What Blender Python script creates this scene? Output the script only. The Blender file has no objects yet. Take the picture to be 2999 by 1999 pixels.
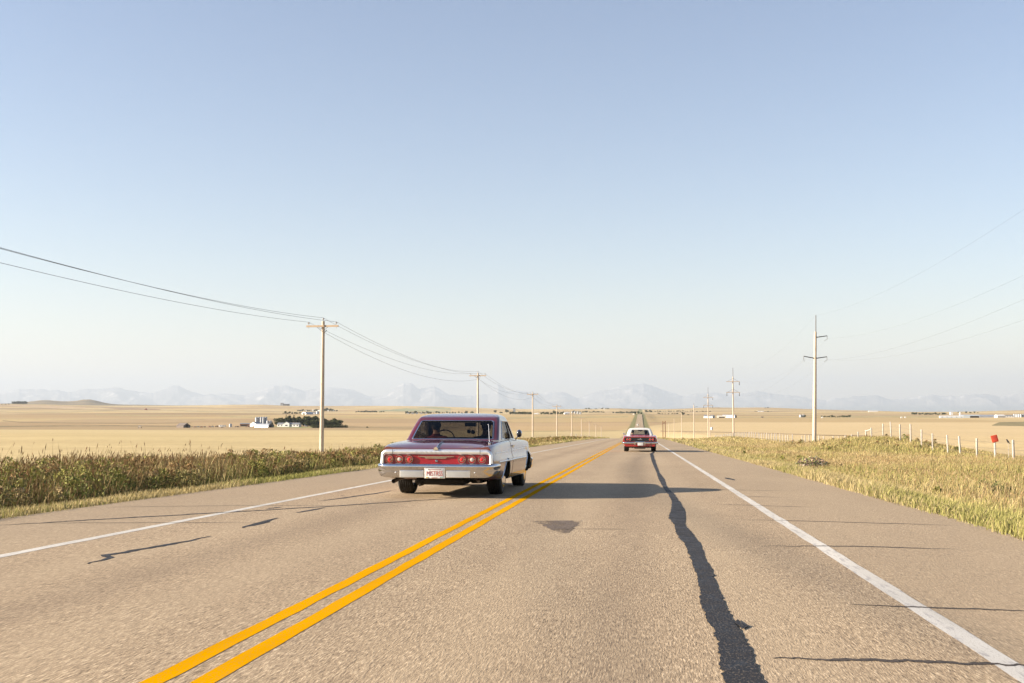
import bpy, bmesh, math, random
import numpy as np
from mathutils import Vector, Matrix, Euler

random.seed(7)
rng = np.random.default_rng(7)
R = math.radians
scene = bpy.context.scene
COL = scene.collection

# ------------------------------------------------------------------ camera
PW, PH, F = 2999.0, 1999.0, 3200.0         # size of the photograph and its focal length in its own pixels
HY, VX = 1205.0, 1876.0                    # row of the horizon, column the road runs to
PITCH = math.atan((HY - PH / 2) / F)
YAW = math.atan((VX - PW / 2) * math.cos(PITCH) / F)
CAMH = 1.10
cam_data = bpy.data.cameras.new("camera")
cam = bpy.data.objects.new("camera", cam_data)
COL.objects.link(cam)
cam.location = (0, 0, CAMH)
cam.rotation_euler = Euler((math.pi / 2 + PITCH, 0, YAW), 'XYZ')
cam_data.sensor_fit = 'HORIZONTAL'
cam_data.sensor_width = 36.0
cam_data.lens = F / PW * 36.0
cam_data.clip_start = 0.05
cam_data.clip_end = 250000.0
scene.camera = cam

# ------------------------------------------------------------------ light
SUN_EL, SHADOW_AZ = R(18.5), R(13.0)       # shadows fall to the right and a little forward
sh = Vector((math.cos(SHADOW_AZ) * math.cos(SUN_EL), math.sin(SHADOW_AZ) * math.cos(SUN_EL), -math.sin(SUN_EL)))
sun_data = bpy.data.lights.new("sun", 'SUN')
sun_data.energy = 5.0
sun_data.angle = R(0.5)
sun_data.color = (1.0, 0.86, 0.68)
sun = bpy.data.objects.new("sun", sun_data)
sun.rotation_euler = sh.to_track_quat('-Z', 'Y').to_euler()
sun.location = (-40, -10, 30)
COL.objects.link(sun)

world = bpy.data.worlds.new("World")
scene.world = world
world.use_nodes = True
wn = world.node_tree
wn.nodes.clear()
sky = wn.nodes.new("ShaderNodeTexSky")
sky.sky_type = 'NISHITA'
sky.sun_disc = False
sky.sun_elevation = SUN_EL
sky.sun_rotation = math.atan2(-sh.x, -sh.y)
sky.altitude = 900.0
sky.air_density = 1.25
sky.dust_density = 0.4
sky.ozone_density = 2.0
bg = wn.nodes.new("ShaderNodeBackground")
bg.inputs["Strength"].default_value = 0.050
wo = wn.nodes.new("ShaderNodeOutputWorld")
tint = wn.nodes.new("ShaderNodeMix")
tint.data_type = 'RGBA'
tint.blend_type = 'MULTIPLY'
tint.inputs[0].default_value = 1.0
tint.inputs[7].default_value = (1.095, .966, .988, 1)
wn.links.new(sky.outputs[0], tint.inputs[6])
wn.links.new(tint.outputs[2], bg.inputs[0])
wn.links.new(bg.outputs[0], wo.inputs[0])

scene.view_settings.view_transform = 'Standard'
scene.view_settings.look = 'None'
scene.view_settings.gamma = 1.0
scene.view_settings.exposure = 1.95
scene.cycles.use_denoising = True
scene.cycles.max_bounces = 8
scene.cycles.transparent_max_bounces = 12
scene.cycles.volume_bounces = 1

# ------------------------------------------------------------------ picture <-> place
_RM = cam.rotation_euler.to_matrix()
_RI = np.array(_RM.transposed())
def ray(px, py):
    d = _RM @ Vector((px - PW / 2, PH / 2 - py, -F))
    return d / math.hypot(d.x, d.y)                    # unit horizontal length
def project(x, y, z):
    p = _RI @ np.array([np.asarray(x, float), np.asarray(y, float), np.asarray(z, float) - CAMH])
    return PW / 2 + F * p[0] / -p[2], PH / 2 - F * p[1] / -p[2]
def azimuth_px(X, Y):                                  # column (at horizon level) of a ground point
    a = np.arctan2(X, Y) + YAW
    return PW / 2 + F * np.tan(np.clip(a, -1.3, 1.3)) / math.cos(PITCH)
def at_x(px, X):                                       # Y at which column px meets the vertical plane x = X
    d = ray(px, HY)
    return X * d.y / d.x

# ------------------------------------------------------------------ terrain
def hermite(xs, ys):
    xs, ys = np.array(xs, float), np.array(ys, float)
    d = np.diff(ys) / np.diff(xs)
    m = np.empty_like(ys)
    m[1:-1] = (d[:-1] + d[1:]) / 2
    m[0], m[-1] = d[0], d[-1]
    def f(x):
        x = np.clip(np.asarray(x, float), xs[0], xs[-1])
        i = np.clip(np.searchsorted(xs, x) - 1, 0, len(xs) - 2)
        h = xs[i + 1] - xs[i]
        t = (x - xs[i]) / h
        return ((2*t**3 - 3*t**2 + 1) * ys[i] + (t**3 - 2*t**2 + t) * h * m[i]
                + (-2*t**3 + 3*t**2) * ys[i + 1] + (t**3 - t**2) * h * m[i + 1])
    return f
def sstep(a, b, x):
    t = np.clip((np.asarray(x, float) - a) / (b - a), 0, 1)
    return t * t * (3 - 2 * t)

road_z = hermite([-80, 0, 60, 100, 150, 200, 250, 300, 400, 500, 700, 900, 1100, 1477, 2000, 2950, 3300, 4000, 9000],
                 [1.376, 0, -1.10, -1.85, -2.78, -3.78, -4.95, -6.2, -9.0, -12.0, -16.9, -20.0, -20.9, -19.7, -16.2, -8.3, -7.2, -6, -6])
field_z = hermite([-80, 0, 79, 154, 233, 300, 378, 500, 800, 1000, 1400, 2000, 3000, 4500, 6500, 9000],
                  [0.3, -1.0, -1.9, -2.7, -4.0, -5.3, -7.2, -9.8, -15, -18, -20, -17.5, -10.5, -6.5, -3, -1])
ridge_px = hermite([-900, 0, 300, 500, 760, 860, 1070, 1180, 1350, 1450, 1600, 1750, 1790, 1900, 2000, 2080, 2150, 2240, 2330, 2450, 2550, 2650, 2800, 2900, 3000, 3800],
                   [1186, 1184, 1188, 1188, 1185, 1188, 1188, 1188.5, 1192, 1196, 1197.5, 1196.5, 1195, 1198, 1196, 1192.5, 1193.5, 1193, 1196, 1200, 1202, 1205, 1206, 1203, 1201, 1200])
hill_px = hermite([-900, 0, 60, 90, 130, 180, 220, 255, 290, 320, 420, 520, 600, 700, 3800],
                  [1186, 1184, 1181, 1177.5, 1174, 1177, 1176, 1171, 1177, 1183, 1186, 1187.5, 1187, 1190, 1215])
RIDGE0, RIDGE1, HILL0, HILL1 = 4800.0, 9000.0, 9600.0, 11500.0
def terrain(X, Y):
    X, Y = np.asarray(X, float), np.asarray(Y, float)
    zr, zf = road_z(Y), field_z(Y)
    wl = sstep(0, 1, (-11 - X) / (21 + .12 * np.clip(Y - 220, 0, 900))); wr = sstep(8, 42, X)
    z = zr + (zf - zr) * np.maximum(wl, wr)
    near = 1 - sstep(400, 900, Y)
    z = z - near * 0.30 * sstep(-8.05, -9.6, X) * (1 - wl) - near * 0.32 * sstep(4.05, 6.2, X) * (1 - wr)
    z = z - near * 0.28 * sstep(5, 9, X) * (1 - sstep(30, 45, X))
    z = z - 0.05 * ((X > -8.0) & (X < 3.98))
    z = z + 1.05 * np.exp(-((X - 19.5) / 5.5) ** 2 - ((Y - 92) / 13.0) ** 2)
    z = z + 0.45 * np.exp(-((X - 18) / 6.0) ** 2 - ((Y - 215) / 32.0) ** 2)
    side = np.maximum(sstep(-14, -26, X), sstep(14, 26, X))
    und = (0.13 * np.sin(X * .043 + 1) * np.sin(Y * .031) + .08 * np.sin(X * .11 + Y * .07))
    z = z + und * side * (1 - sstep(500, 1500, Y))
    far = sstep(1500, 4500, Y)
    z = z + far * side * (2.6 * np.sin(X / 610. + Y / 900.) + 2.0 * np.sin(X / 270. - Y / 530. + 2) + 1.6 * np.sin(Y / 240. + X / 1500.))
    D = np.hypot(X, Y)
    px = azimuth_px(X, np.maximum(Y, 1))
    top = (HY - ridge_px(px)) / F * RIDGE1 + CAMH
    t = np.clip((D - RIDGE0) / (RIDGE1 - RIDGE0), 0, 1)
    zz = z * (1 - t ** 1.6) + top * t ** 1.6 + far * 2.2 * np.sin(px / 37. + D / 300.) * t * (1 - t) * 4
    t2 = np.clip((D - HILL0) / (HILL1 - HILL0), 0, 1)
    top2 = (HY - hill_px(px)) / F * HILL1 + CAMH
    t3 = sstep(0, 1, t2)
    zz = zz * (1 - t3) + top2 * t3
    back = np.clip((D - HILL1) / 2500., 0, 1)
    zz = zz - back * (80 + np.maximum(zz, 0))
    return np.where(Y > 0, zz, z)

_RS = np.concatenate([np.arange(4, 300, .5), np.geomspace(300, 11400, 2600)])
def hit(px, py, back=0.0):
    """ground point seen at a pixel of the photograph"""
    d = ray(px, py)
    X, Y = d.x * _RS, d.y * _RS
    tz = terrain(X, Y)
    diff = tz - (CAMH + d.z * _RS)
    k = np.nonzero(diff >= 0)[0]
    i = k[0] if len(k) else int(np.argmax(diff / _RS))
    r = _RS[i] + back
    x, y = d.x * r, d.y * r
    return Vector((x, y, float(terrain(x, y))))
def road_hit(px, py, lift=0.0):
    d = ray(px, py)
    r = 10.0
    for _ in range(40):
        r = (CAMH - float(road_z(d.y * r)) - lift) / -d.z
    return Vector((d.x * r, d.y * r, float(road_z(d.y * r)) + lift))

# ------------------------------------------------------------------ object helpers
def tag(o, label=None, cat=None, group=None, kind=None):
    if label: o["label"] = label
    if cat: o["category"] = cat
    if group: o["group"] = group
    if kind: o["kind"] = kind
    return o
def thing(name, label, cat, loc=(0, 0, 0), rz=0.0, group=None):
    o = bpy.data.objects.new(name, None)
    o.empty_display_size = 0.2
    o.location = loc
    o.rotation_euler = (0, 0, rz)
    COL.objects.link(o)
    return tag(o, label, cat, group)
def copy_tree(o, parent=None):
    c = o.copy()
    COL.objects.link(c)
    if parent: c.parent = parent
    for ch in o.children:
        copy_tree(ch, c)
    return c
def finish(name, me, mats, parent=None, smooth=True, angle=35):
    for m in (mats if isinstance(mats, (list, tuple)) else [mats]):
        me.materials.append(m)
    if smooth:
        me.polygons.foreach_set("use_smooth", [True] * len(me.polygons))
        me.set_sharp_from_angle(angle=R(angle))
    me.update()
    o = bpy.data.objects.new(name, me)
    COL.objects.link(o)
    if parent: o.parent = parent
    return o
def np_mesh(name, V, loops, starts, colors=None):
    me = bpy.data.meshes.new(name)
    me.vertices.add(len(V)); me.vertices.foreach_set("co", np.asarray(V, np.float32).ravel())
    me.loops.add(len(loops)); me.loops.foreach_set("vertex_index", np.asarray(loops, np.int32))
    me.polygons.add(len(starts)); me.polygons.foreach_set("loop_start", np.asarray(starts, np.int32))
    me.update(calc_edges=True)
    if colors is not None:
        at = me.color_attributes.new("Col", 'FLOAT_COLOR', 'POINT')
        c = np.ones((len(V), 4), np.float32); c[:, :3] = colors
        at.data.foreach_set("color", c.ravel())
    return me
class MB:
    """collects shapes and links them as ONE mesh object"""
    def __init__(s): s.v, s.f, s.m = [], [], []
    def add(s, vs, fs, mi=0):
        b = len(s.v)
        s.v += [tuple(p) for p in vs]
        s.f += [tuple(i + b for i in f) for f in fs]
        s.m += [mi] * len(fs)
        return s
    def box(s, c, sz, mi=0, rot=None, taper=1.0):
        x, y, z = (q / 2 for q in sz)
        P = [Vector((a * x * (taper if k > 0 else 1), b * y * (taper if k > 0 else 1), k * z)) for k in (-1, 1) for a, b in ((-1, -1), (1, -1), (1, 1), (-1, 1))]
        if rot is not None:
            M = Euler(rot).to_matrix(); P = [M @ p for p in P]
        return s.add([p + Vector(c) for p in P], [(3, 2, 1, 0), (4, 5, 6, 7), (0, 1, 5, 4), (1, 2, 6, 5), (2, 3, 7, 6), (3, 0, 4, 7)], mi)
    def rbox(s, c, sz, r, mi=0, rot=None, n=3):
        """box with rounded vertical (z) edges and chamfered top and bottom"""
        x, y, z = (q / 2 for q in sz)
        out = []
        for cx, cy, a0 in ((x - r, y - r, 0), (-x + r, y - r, 90), (-x + r, -y + r, 180), (x - r, -y + r, 270)):
            for k in range(n + 1):
                a = R(a0 + 90 * k / n); out.append((cx, cy, math.cos(a), math.sin(a)))
        rings = []
        for zz, q in ((-z, .4), (-z + r * .5, 1), (z - r * .5, 1), (z, .4)):
            rings.append([Vector((a + r * q * ca, b + r * q * sa, zz)) for a, b, ca, sa in out])
        N = len(out); P = [p for g in rings for p in g]
        if rot is not None:
            M = Euler(rot).to_matrix(); P = [M @ p for p in P]
        fs = [(i * N + j, i * N + (j + 1) % N, (i + 1) * N + (j + 1) % N, (i + 1) * N + j) for i in range(3) for j in range(N)]
        fs += [tuple(range(N))[::-1], tuple(range(3 * N, 4 * N))]
        return s.add([p + Vector(c) for p in P], fs, mi)
    def tube(s, pts, r, n=8, mi=0, cap=True):
        pts = [Vector(p) for p in pts]
        N = len(pts); vs = []
        up = Vector((0, 0, 1))
        for i, p in enumerate(pts):
            t = (pts[min(i + 1, N - 1)] - pts[max(i - 1, 0)]).normalized()
            a = t.cross(up if abs(t.z) < .95 else Vector((1, 0, 0))).normalized(); b = t.cross(a)
            rr = r[i] if isinstance(r, (list, tuple)) else r
            for k in range(n):
                q = 2 * math.pi * k / n
                vs.append(p + a * rr * math.cos(q) + b * rr * math.sin(q))
        fs = [(i * n + k, i * n + (k + 1) % n, (i + 1) * n + (k + 1) % n, (i + 1) * n + k) for i in range(N - 1) for k in range(n)]
        if cap: fs += [tuple(range(n))[::-1], tuple(range((N - 1) * n, N * n))]
        return s.add(vs, fs, mi)
    def lathe(s, prof, origin, axis='z', n=24, mi=0, closed=False):
        """prof = (radius, height along axis)"""
        vs = []; N = len(prof); o = Vector(origin)
        for rr, h in prof:
            for k in range(n):
                q = 2 * math.pi * k / n; a, b = rr * math.cos(q), rr * math.sin(q)
                vs.append(o + Vector({'z': (a, b, h), 'x': (h, a, b), 'y': (a, h, b)}[axis]))
        fs = [(i * n + k, i * n + (k + 1) % n, ((i + 1) % N) * n + (k + 1) % n, ((i + 1) % N) * n + k) for i in range(N if closed else N - 1) for k in range(n)]
        if not closed: fs += [tuple(range(n))[::-1], tuple(range((N - 1) * n, N * n))]
        return s.add(vs, fs, mi)
    def ball(s, c, r, n=10, mi=0):
        rx, ry, rz = r if isinstance(r, (tuple, list)) else (r, r, r)
        vs = [Vector(c) + Vector((rx * math.sin(math.pi * i / n) * math.cos(2 * math.pi * j / (2 * n)), ry * math.sin(math.pi * i / n) * math.sin(2 * math.pi * j / (2 * n)), rz * math.cos(math.pi * i / n))) for i in range(n + 1) for j in range(2 * n)]
        m = 2 * n
        return s.add(vs, [(i * m + j, (i + 1) * m + j, (i + 1) * m + (j + 1) % m, i * m + (j + 1) % m) for i in range(n) for j in range(m)], mi)
    def prism(s, outline, axis, a, b, mi=0):
        """closed 2-D outline pushed from a to b along an axis; outline = (u, v) in the other two axes in order"""
        put = {'x': lambda u, v, h: (h, u, v), 'y': lambda u, v, h: (u, h, v), 'z': lambda u, v, h: (u, v, h)}[axis]
        N = len(outline)
        vs = [put(u, v, a) for u, v in outline] + [put(u, v, b) for u, v in outline]
        fs = [(i, (i + 1) % N, N + (i + 1) % N, N + i) for i in range(N)] + [tuple(range(N))[::-1], tuple(range(N, 2 * N))]
        return s.add(vs, fs, mi)
    def build(s, name, mats, parent=None, smooth=True, angle=35, fix=True):
        me = bpy.data.meshes.new(name)
        me.from_pydata(s.v, [], s.f)
        if fix:
            bm = bmesh.new(); bm.from_mesh(me)
            bmesh.ops.recalc_face_normals(bm, faces=bm.faces)
            bm.to_mesh(me); bm.free()
        if any(s.m): me.polygons.foreach_set("material_index", s.m)
        return finish(name, me, mats, parent, smooth, angle)

# ------------------------------------------------------------------ materials
class NT:
    def __init__(s, name):
        s.mat = bpy.data.materials.new(name); s.mat.use_nodes = True
        s.t = s.mat.node_tree; s.t.nodes.clear()
        s.out = s.n("ShaderNodeOutputMaterial")
    def n(s, kind, **kw):
        nd = s.t.nodes.new(kind)
        for k, v in kw.items(): setattr(nd, k, v)
        return nd
    def l(s, a, b): s.t.links.new(a, b)
    def val(s, sock, v):
        if hasattr(v, "links") or isinstance(v, bpy.types.NodeSocket): s.l(v, sock)
        else: sock.default_value = v
    def math(s, op, a, b=0.0, c=None):
        nd = s.n("ShaderNodeMath", operation=op)
        s.val(nd.inputs[0], a); s.val(nd.inputs[1], b)
        if c is not None: s.val(nd.inputs[2], c)
        return nd.outputs[0]
    def pos(s, scale=(1, 1, 1), loc=(0, 0, 0), obj=False):
        src = s.n("ShaderNodeTexCoord").outputs["Object"] if obj else s.n("ShaderNodeNewGeometry").outputs["Position"]
        mp = s.n("ShaderNodeMapping"); s.l(src, mp.inputs[0])
        mp.inputs["Scale"].default_value = scale; mp.inputs["Location"].default_value = loc
        return mp.outputs[0]
    def noise(s, vec, scale, detail=4, rough=.55, out=0):
        nd = s.n("ShaderNodeTexNoise"); s.l(vec, nd.inputs["Vector"])
        nd.inputs["Scale"].default_value = scale; nd.inputs["Detail"].default_value = detail; nd.inputs["Roughness"].default_value = rough
        return nd.outputs[out]
    def ramp(s, fac, stops, interp='LINEAR'):
        nd = s.n("ShaderNodeValToRGB"); s.val(nd.inputs[0], fac)
        cr = nd.color_ramp; cr.interpolation = interp
        while len(cr.elements) < len(stops): cr.elements.new(.5)
        for e, (p, c) in zip(cr.elements, stops):
            e.position = p
            e.color = (c, c, c, 1) if isinstance(c, (int, float)) else (*c, 1)
        return nd.outputs[0]
    def mix(s, fac, a, b, blend='MIX'):
        nd = s.n("ShaderNodeMix", data_type='RGBA', blend_type=blend)
        s.val(nd.inputs[0], fac)
        for k, v in ((6, a), (7, b)):
            if isinstance(v, tuple): nd.inputs[k].default_value = (*v[:3], 1)
            else: s.l(v, nd.inputs[k])
        return nd.outputs[2]
    def mask(s, v, a, b):
        nd = s.n("ShaderNodeMapRange"); nd.interpolation_type = 'SMOOTHSTEP'
        s.val(nd.inputs[0], v); nd.inputs[1].default_value = a; nd.inputs[2].default_value = b
        return nd.outputs[0]
    def bsdf(s, color=None, rough=.6, metal=0., spec=.5, coat=0., coat_r=.03, bump=None, bstr=.2, bdist=.02):
        b = s.n("ShaderNodeBsdfPrincipled")
        if color is not None:
            if isinstance(color, tuple): b.inputs["Base Color"].default_value = (*color[:3], 1)
            else: s.l(color, b.inputs["Base Color"])
        s.val(b.inputs["Roughness"], rough); s.val(b.inputs["Metallic"], metal)
        b.inputs["Specular IOR Level"].default_value = spec
        b.inputs["Coat Weight"].default_value = coat; b.inputs["Coat Roughness"].default_value = coat_r
        if bump is not None:
            bp = s.n("ShaderNodeBump"); bp.inputs["Strength"].default_value = bstr; bp.inputs["Distance"].default_value = bdist
            s.l(bump, bp.inputs["Height"]); s.l(bp.outputs[0], b.inputs["Normal"])
        s.l(b.outputs[0], s.out.inputs[0])
        s.b = b
        return s.mat
def simple(name, c, rough=.6, metal=0., spec=.5, coat=0., var=.18, scale=6.0, bstr=0.0, coat_r=.03):
    """a plain surface with a little uneven wear"""
    t = NT(name)
    if metal < .5: c = tuple(x * .74 for x in c)
    f = t.noise(t.pos(obj=True), scale, 5, .6)
    c2 = tuple(x * (1 - var) for x in c); c1 = tuple(min(1, x * (1 + var * .6)) for x in c)
    col = t.mix(t.ramp(f, [(.3, 0.), (.7, 1.)]), c2, c1)
    m = t.bsdf(col, rough, metal, spec, coat, coat_r, bump=f if bstr else None, bstr=bstr)
    if coat > .9: t.b.inputs['Coat IOR'].default_value = 1.75
    return m
M = {}
M['chrome'] = simple('chrome', (.58, .58, .60), .06, 1.0, var=.04)
M['bright_metal'] = simple('bright_metal', (.80, .80, .80), .28, 1.0, var=.06)
M['silver_trim'] = simple('silver_trim', (.83, .82, .80), .36, .85, var=.05, scale=20)
M['galvanised'] = simple('galvanised', (.36, .38, .41), .5, .5, var=.15, scale=.5)
M['maroon'] = simple('maroon_paint', (.135, .001, .006), .30, .10, .5, coat=1.0, var=.08, coat_r=.02)
M['sunlit_maroon'] = simple('sunlit_maroon_panel', (.36, .002, .016), .35, .0, .5, coat=.6, var=.08)  # same maroon paint, with the sun on the tail put into its colour
M['red'] = simple('red_paint', (.42, .003, .006), .3, .0, .5, coat=1.0, var=.06, coat_r=.02)
M['vinyl'] = simple('white_vinyl', (.80, .78, .73), .45, var=.05)
M['rubber'] = simple('tyre_rubber', (.030, .028, .026), .75, spec=.35, var=.3, scale=14)
M['black'] = simple('black_trim', (.012, .012, .013), .4, var=.3)
M['under'] = simple('underbody', (.022, .019, .016), .8, var=.5, scale=9)
M['interior'] = simple('interior_vinyl', (.022, .016, .016), .6, var=.3)
M['lens'] = simple('red_lens', (.70, .012, .016), .12, coat=.6, var=.12, scale=40)
M['lens_dark'] = simple('dark_red_lens', (.30, .008, .012), .15, coat=.6, var=.2, scale=40)
M['lens_clear'] = simple('clear_lens', (.66, .60, .56), .15, coat=.6, var=.2, scale=60)
M['plate'] = simple('plate_white', (.82, .82, .80), .4, var=.04)
M['plate_red'] = simple('plate_red', (.55, .06, .03), .5, var=.06)
M['yellow_tab'] = simple('yellow_tab', (.75, .50, .03), .5, var=.05)
M['green_tab'] = simple('green_tab', (.30, .62, .45), .5, var=.05)
M['skin'] = simple('skin', (.42, .24, .17), .55, var=.1)
M['hair'] = simple('dark_hair', (.018, .013, .010), .6, var=.4, scale=50)
M['brown_hair'] = simple('brown_hair', (.075, .038, .022), .6, var=.4, scale=50)
M['red_shirt'] = simple('red_shirt', (.22, .015, .022), .85, var=.2)
M['dark_shirt'] = simple('dark_shirt', (.02, .021, .028), .9, var=.3)
M['white_shirt'] = simple('white_shirt', (.75, .74, .71), .85, var=.06)
M['white_paint'] = simple('white_paint', (.80, .79, .76), .6, var=.06, scale=.6)
M['cream_paint'] = simple('cream_paint', (.78, .72, .60), .6, var=.08, scale=.6)
M['pale_metal'] = simple('pale_blue_cladding', (.56, .62, .66), .55, .2, var=.1, scale=.3)
M['grey_roof'] = simple('grey_roof', (.30, .31, .33), .6, .3, var=.15, scale=.4)
M['dark_roof'] = simple('dark_roof', (.14, .125, .12), .8, var=.2, scale=.5)
M['rust_shed'] = simple('rusty_cladding', (.28, .15, .10), .8, var=.3, scale=.8)
M['old_wood'] = simple('weathered_boards', (.20, .165, .145), .9, var=.3, scale=1.2)
M['dark_glass'] = simple('dark_window', (.03, .035, .045), .12, var=.2)
M['opening'] = simple('dark_opening', (.03, .026, .022), .9, var=.2)
M['red_machine'] = simple('red_machine_paint', (.50, .06, .03), .5, var=.15, scale=1)
M['green_machine'] = simple('green_machine_paint', (.05, .16, .06), .5, var=.15, scale=1)
M['orange'] = simple('orange_plastic', (.80, .22, .03), .5, var=.1)
M['marker_red'] = simple('marker_red', (.55, .06, .012), .5, var=.12, scale=12)
M['insul'] = simple('porcelain', (.45, .42, .40), .25, var=.1)
M['insul_dark'] = simple('dark_polymer', (.05, .055, .065), .5, var=.1)
M['wire'] = simple('aluminium_wire', (.10, .10, .105), .5, .5, var=.2, scale=.2)
M['steel_dark'] = simple('dark_steel', (.12, .10, .085), .6, .6, var=.2)
def wood_pole(name, c, seed):
    t = NT(name)
    p = t.pos((9, 9, .55), (seed, 0, 0), obj=True)
    f = t.noise(p, 3.0, 6, .65)
    col = t.ramp(f, [(.25, tuple(x * .62 for x in c)), (.48, c), (.7, tuple(min(1, x * 1.15) for x in c))])
    k = t.noise(t.pos((14, 14, 2.0), (seed + 4, 0, 0), obj=True), 1.5, 3, .5)
    col = t.mix(t.ramp(k, [(.62, 0.), (.68, .8)]), col, (.16, .085, .05))
    return t.bsdf(col, .85, bump=f, bstr=.4)
M['pole'] = wood_pole('weathered_pole_wood', (.46, .385, .30), 1)
M['arm_wood'] = wood_pole('crossarm_wood', (.46, .345, .24), 5)
M['post'] = wood_pole('grey_post_wood', (.37, .34, .30), 9)
M['brown_post'] = wood_pole('brown_post_wood', (.22, .11, .06), 3)
def glass(name, tint, refl=1.0):
    t = NT(name)
    tr = t.n("ShaderNodeBsdfTransparent"); tr.inputs[0].default_value = (*tint, 1)
    gl = t.n("ShaderNodeBsdfGlossy"); gl.inputs["Roughness"].default_value = .02
    fr = t.n("ShaderNodeFresnel"); fr.inputs[0].default_value = 1.45
    d = t.math('MULTIPLY', fr.outputs[0], refl)
    # a trace of dust on the pane
    nz = t.noise(t.pos(obj=True), 8, 3)
    d = t.math('ADD', d, t.math('MULTIPLY', nz, .015))
    mx = t.n("ShaderNodeMixShader"); t.l(d, mx.inputs[0]); t.l(tr.outputs[0], mx.inputs[1]); t.l(gl.outputs[0], mx.inputs[2])
    t.l(mx.outputs[0], t.out.inputs[0])
    return t.mat
M['glass'] = glass('tinted_glass', (.29, .27, .25), .6)
M['glass_clear'] = glass('clear_glass', (.93, .95, .92), .5)
def leafmat(name, rough=.7, trans=.25, k=.80):
    """colour comes from each blade or leaf (its own dye, not its shade)"""
    t = NT(name)
    vc = t.n("ShaderNodeVertexColor", layer_name="Col")
    dye = t.mix(1.0, vc.outputs[0], (k, k, k * .96), "MULTIPLY")
    t.bsdf(dye, rough, spec=.15)
    tl = t.n("ShaderNodeBsdfTranslucent"); t.l(dye, tl.inputs[0])
    mx = t.n("ShaderNodeMixShader"); mx.inputs[0].default_value = trans
    t.l(t.b.outputs[0], mx.inputs[1]); t.l(tl.outputs[0], mx.inputs[2]); t.l(mx.outputs[0], t.out.inputs[0])
    return t.mat
M['blade'] = leafmat('grass_blade', .7, .30)
M['weed'] = leafmat('weed_blade', .75, .16, .74)
M['leaf'] = leafmat('tree_leaf', .65, .15)
# ================================================================== SETTING
# ---- ground: one sheet to the horizon
us = [0.0]
ul = np.concatenate([-np.geomspace(34, 620, 215)[::-1], np.arange(-33, -16, 1.0), np.arange(-16, -9.6, .5), [-9.3, -9, -8.7, -8.4, -8.15, -7.95, -7.9], np.arange(-7, 3.6, 1.2),
                     [3.9, 3.95, 4.1, 4.4, 4.8, 5.2, 5.7, 6.2], np.arange(6.8, 16, .6), np.arange(16, 33, 1.0), np.geomspace(34, 620, 190)])
vr = np.concatenate([np.arange(-60, 0, 4.0), np.arange(0, 160, 1.25), np.geomspace(160, 14500, 330), [17000, 25000, 40000, 70000]])
UU, YY = np.meshgrid(ul, vr)
SS = np.maximum(1.0, YY / 420.0)
XX = UU * SS
near_u = np.abs(UU) < 34
ZZ = terrain(XX, YY)
ZZ = np.where(YY > 16500, -100, ZZ)
nr, nc = UU.shape
V = np.stack([XX, YY, ZZ], -1).reshape(-1, 3)
i, j = np.meshgrid(np.arange(nr - 1), np.arange(nc - 1), indexing='ij')
a = (i * nc + j).ravel()
quads = np.stack([a, a + 1, a + nc + 1, a + nc], 1)
me = np_mesh('ground', V, quads.ravel(), np.arange(0, quads.size, 4))
t = NT('ground_fields')
P = t.pos()
sx = t.n("ShaderNodeSeparateXYZ"); t.l(P, sx.inputs[0]); gx, gy = sx.outputs[0], sx.outputs[1]
def cell(sxx, syy, ox, oy, rot):
    mp = t.pos((1, 1, 1), (ox, oy, 0)); 
    w = t.noise(t.pos((.0016, .0016, 0)), 1.0, 2, .5, 1)
    vm = t.n("ShaderNodeVectorMath", operation='MULTIPLY_ADD'); t.l(w, vm.inputs[0]); vm.inputs[1].default_value = (260, 160, 0); t.l(mp, vm.inputs[2])
    sn = t.n("ShaderNodeVectorMath", operation='SNAP'); t.l(vm.outputs[0], sn.inputs[0]); sn.inputs[1].default_value = (sxx, syy, 1e9)
    wn_ = t.n("ShaderNodeTexWhiteNoise", noise_dimensions='2D'); t.l(sn.outputs[0], wn_.inputs["Vector"])
    return wn_.outputs["Value"]
crop = t.ramp(cell(900, 420, 130, 60, 0), [(0, (.66, .50, .27)), (.22, (.70, .56, .32)), (.40, (.56, .41, .24)), (.55, (.70, .54, .29)), (.70, (.52, .38, .235)), (.82, (.72, .58, .34)), (.93, (.42, .32, .20))], 'CONSTANT')
crop2 = t.ramp(cell(1500, 760, 700, 333, 0), [(0, (.95, .95, .95)), (.5, (1.05, 1.02, .98)), (.8, (.86, .84, .82))], 'CONSTANT')
crop = t.mix(1.0, crop, crop2, 'MULTIPLY')
nearcrop = t.mix(t.mask(t.math('ADD', t.math('SUBTRACT', gy, t.math('MULTIPLY', t.mask(gx, -60., 90.), 800.)), t.math('MULTIPLY', t.noise(t.pos((.01, .01, 0)), 1., 2), 120.)), 1180., 1290.),
                 t.mix(t.mask(gx, -60., 90.), (.72, .575, .31), (.78, .60, .345)), crop)
tram = t.n("ShaderNodeTexWave", wave_type='BANDS', bands_direction='Y'); t.l(t.pos((.012, .085, 0)), tram.inputs["Vector"])
tram.inputs["Scale"].default_value = 1.0; tram.inputs["Distortion"].default_value = 5.0; tram.inputs["Detail"].default_value = 3.0
nearcrop = t.mix(t.math('MULTIPLY', t.ramp(tram.outputs["Fac"], [(.0, 1.), (.3, 0.)]), .30), nearcrop, (.50, .37, .19))
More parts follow.
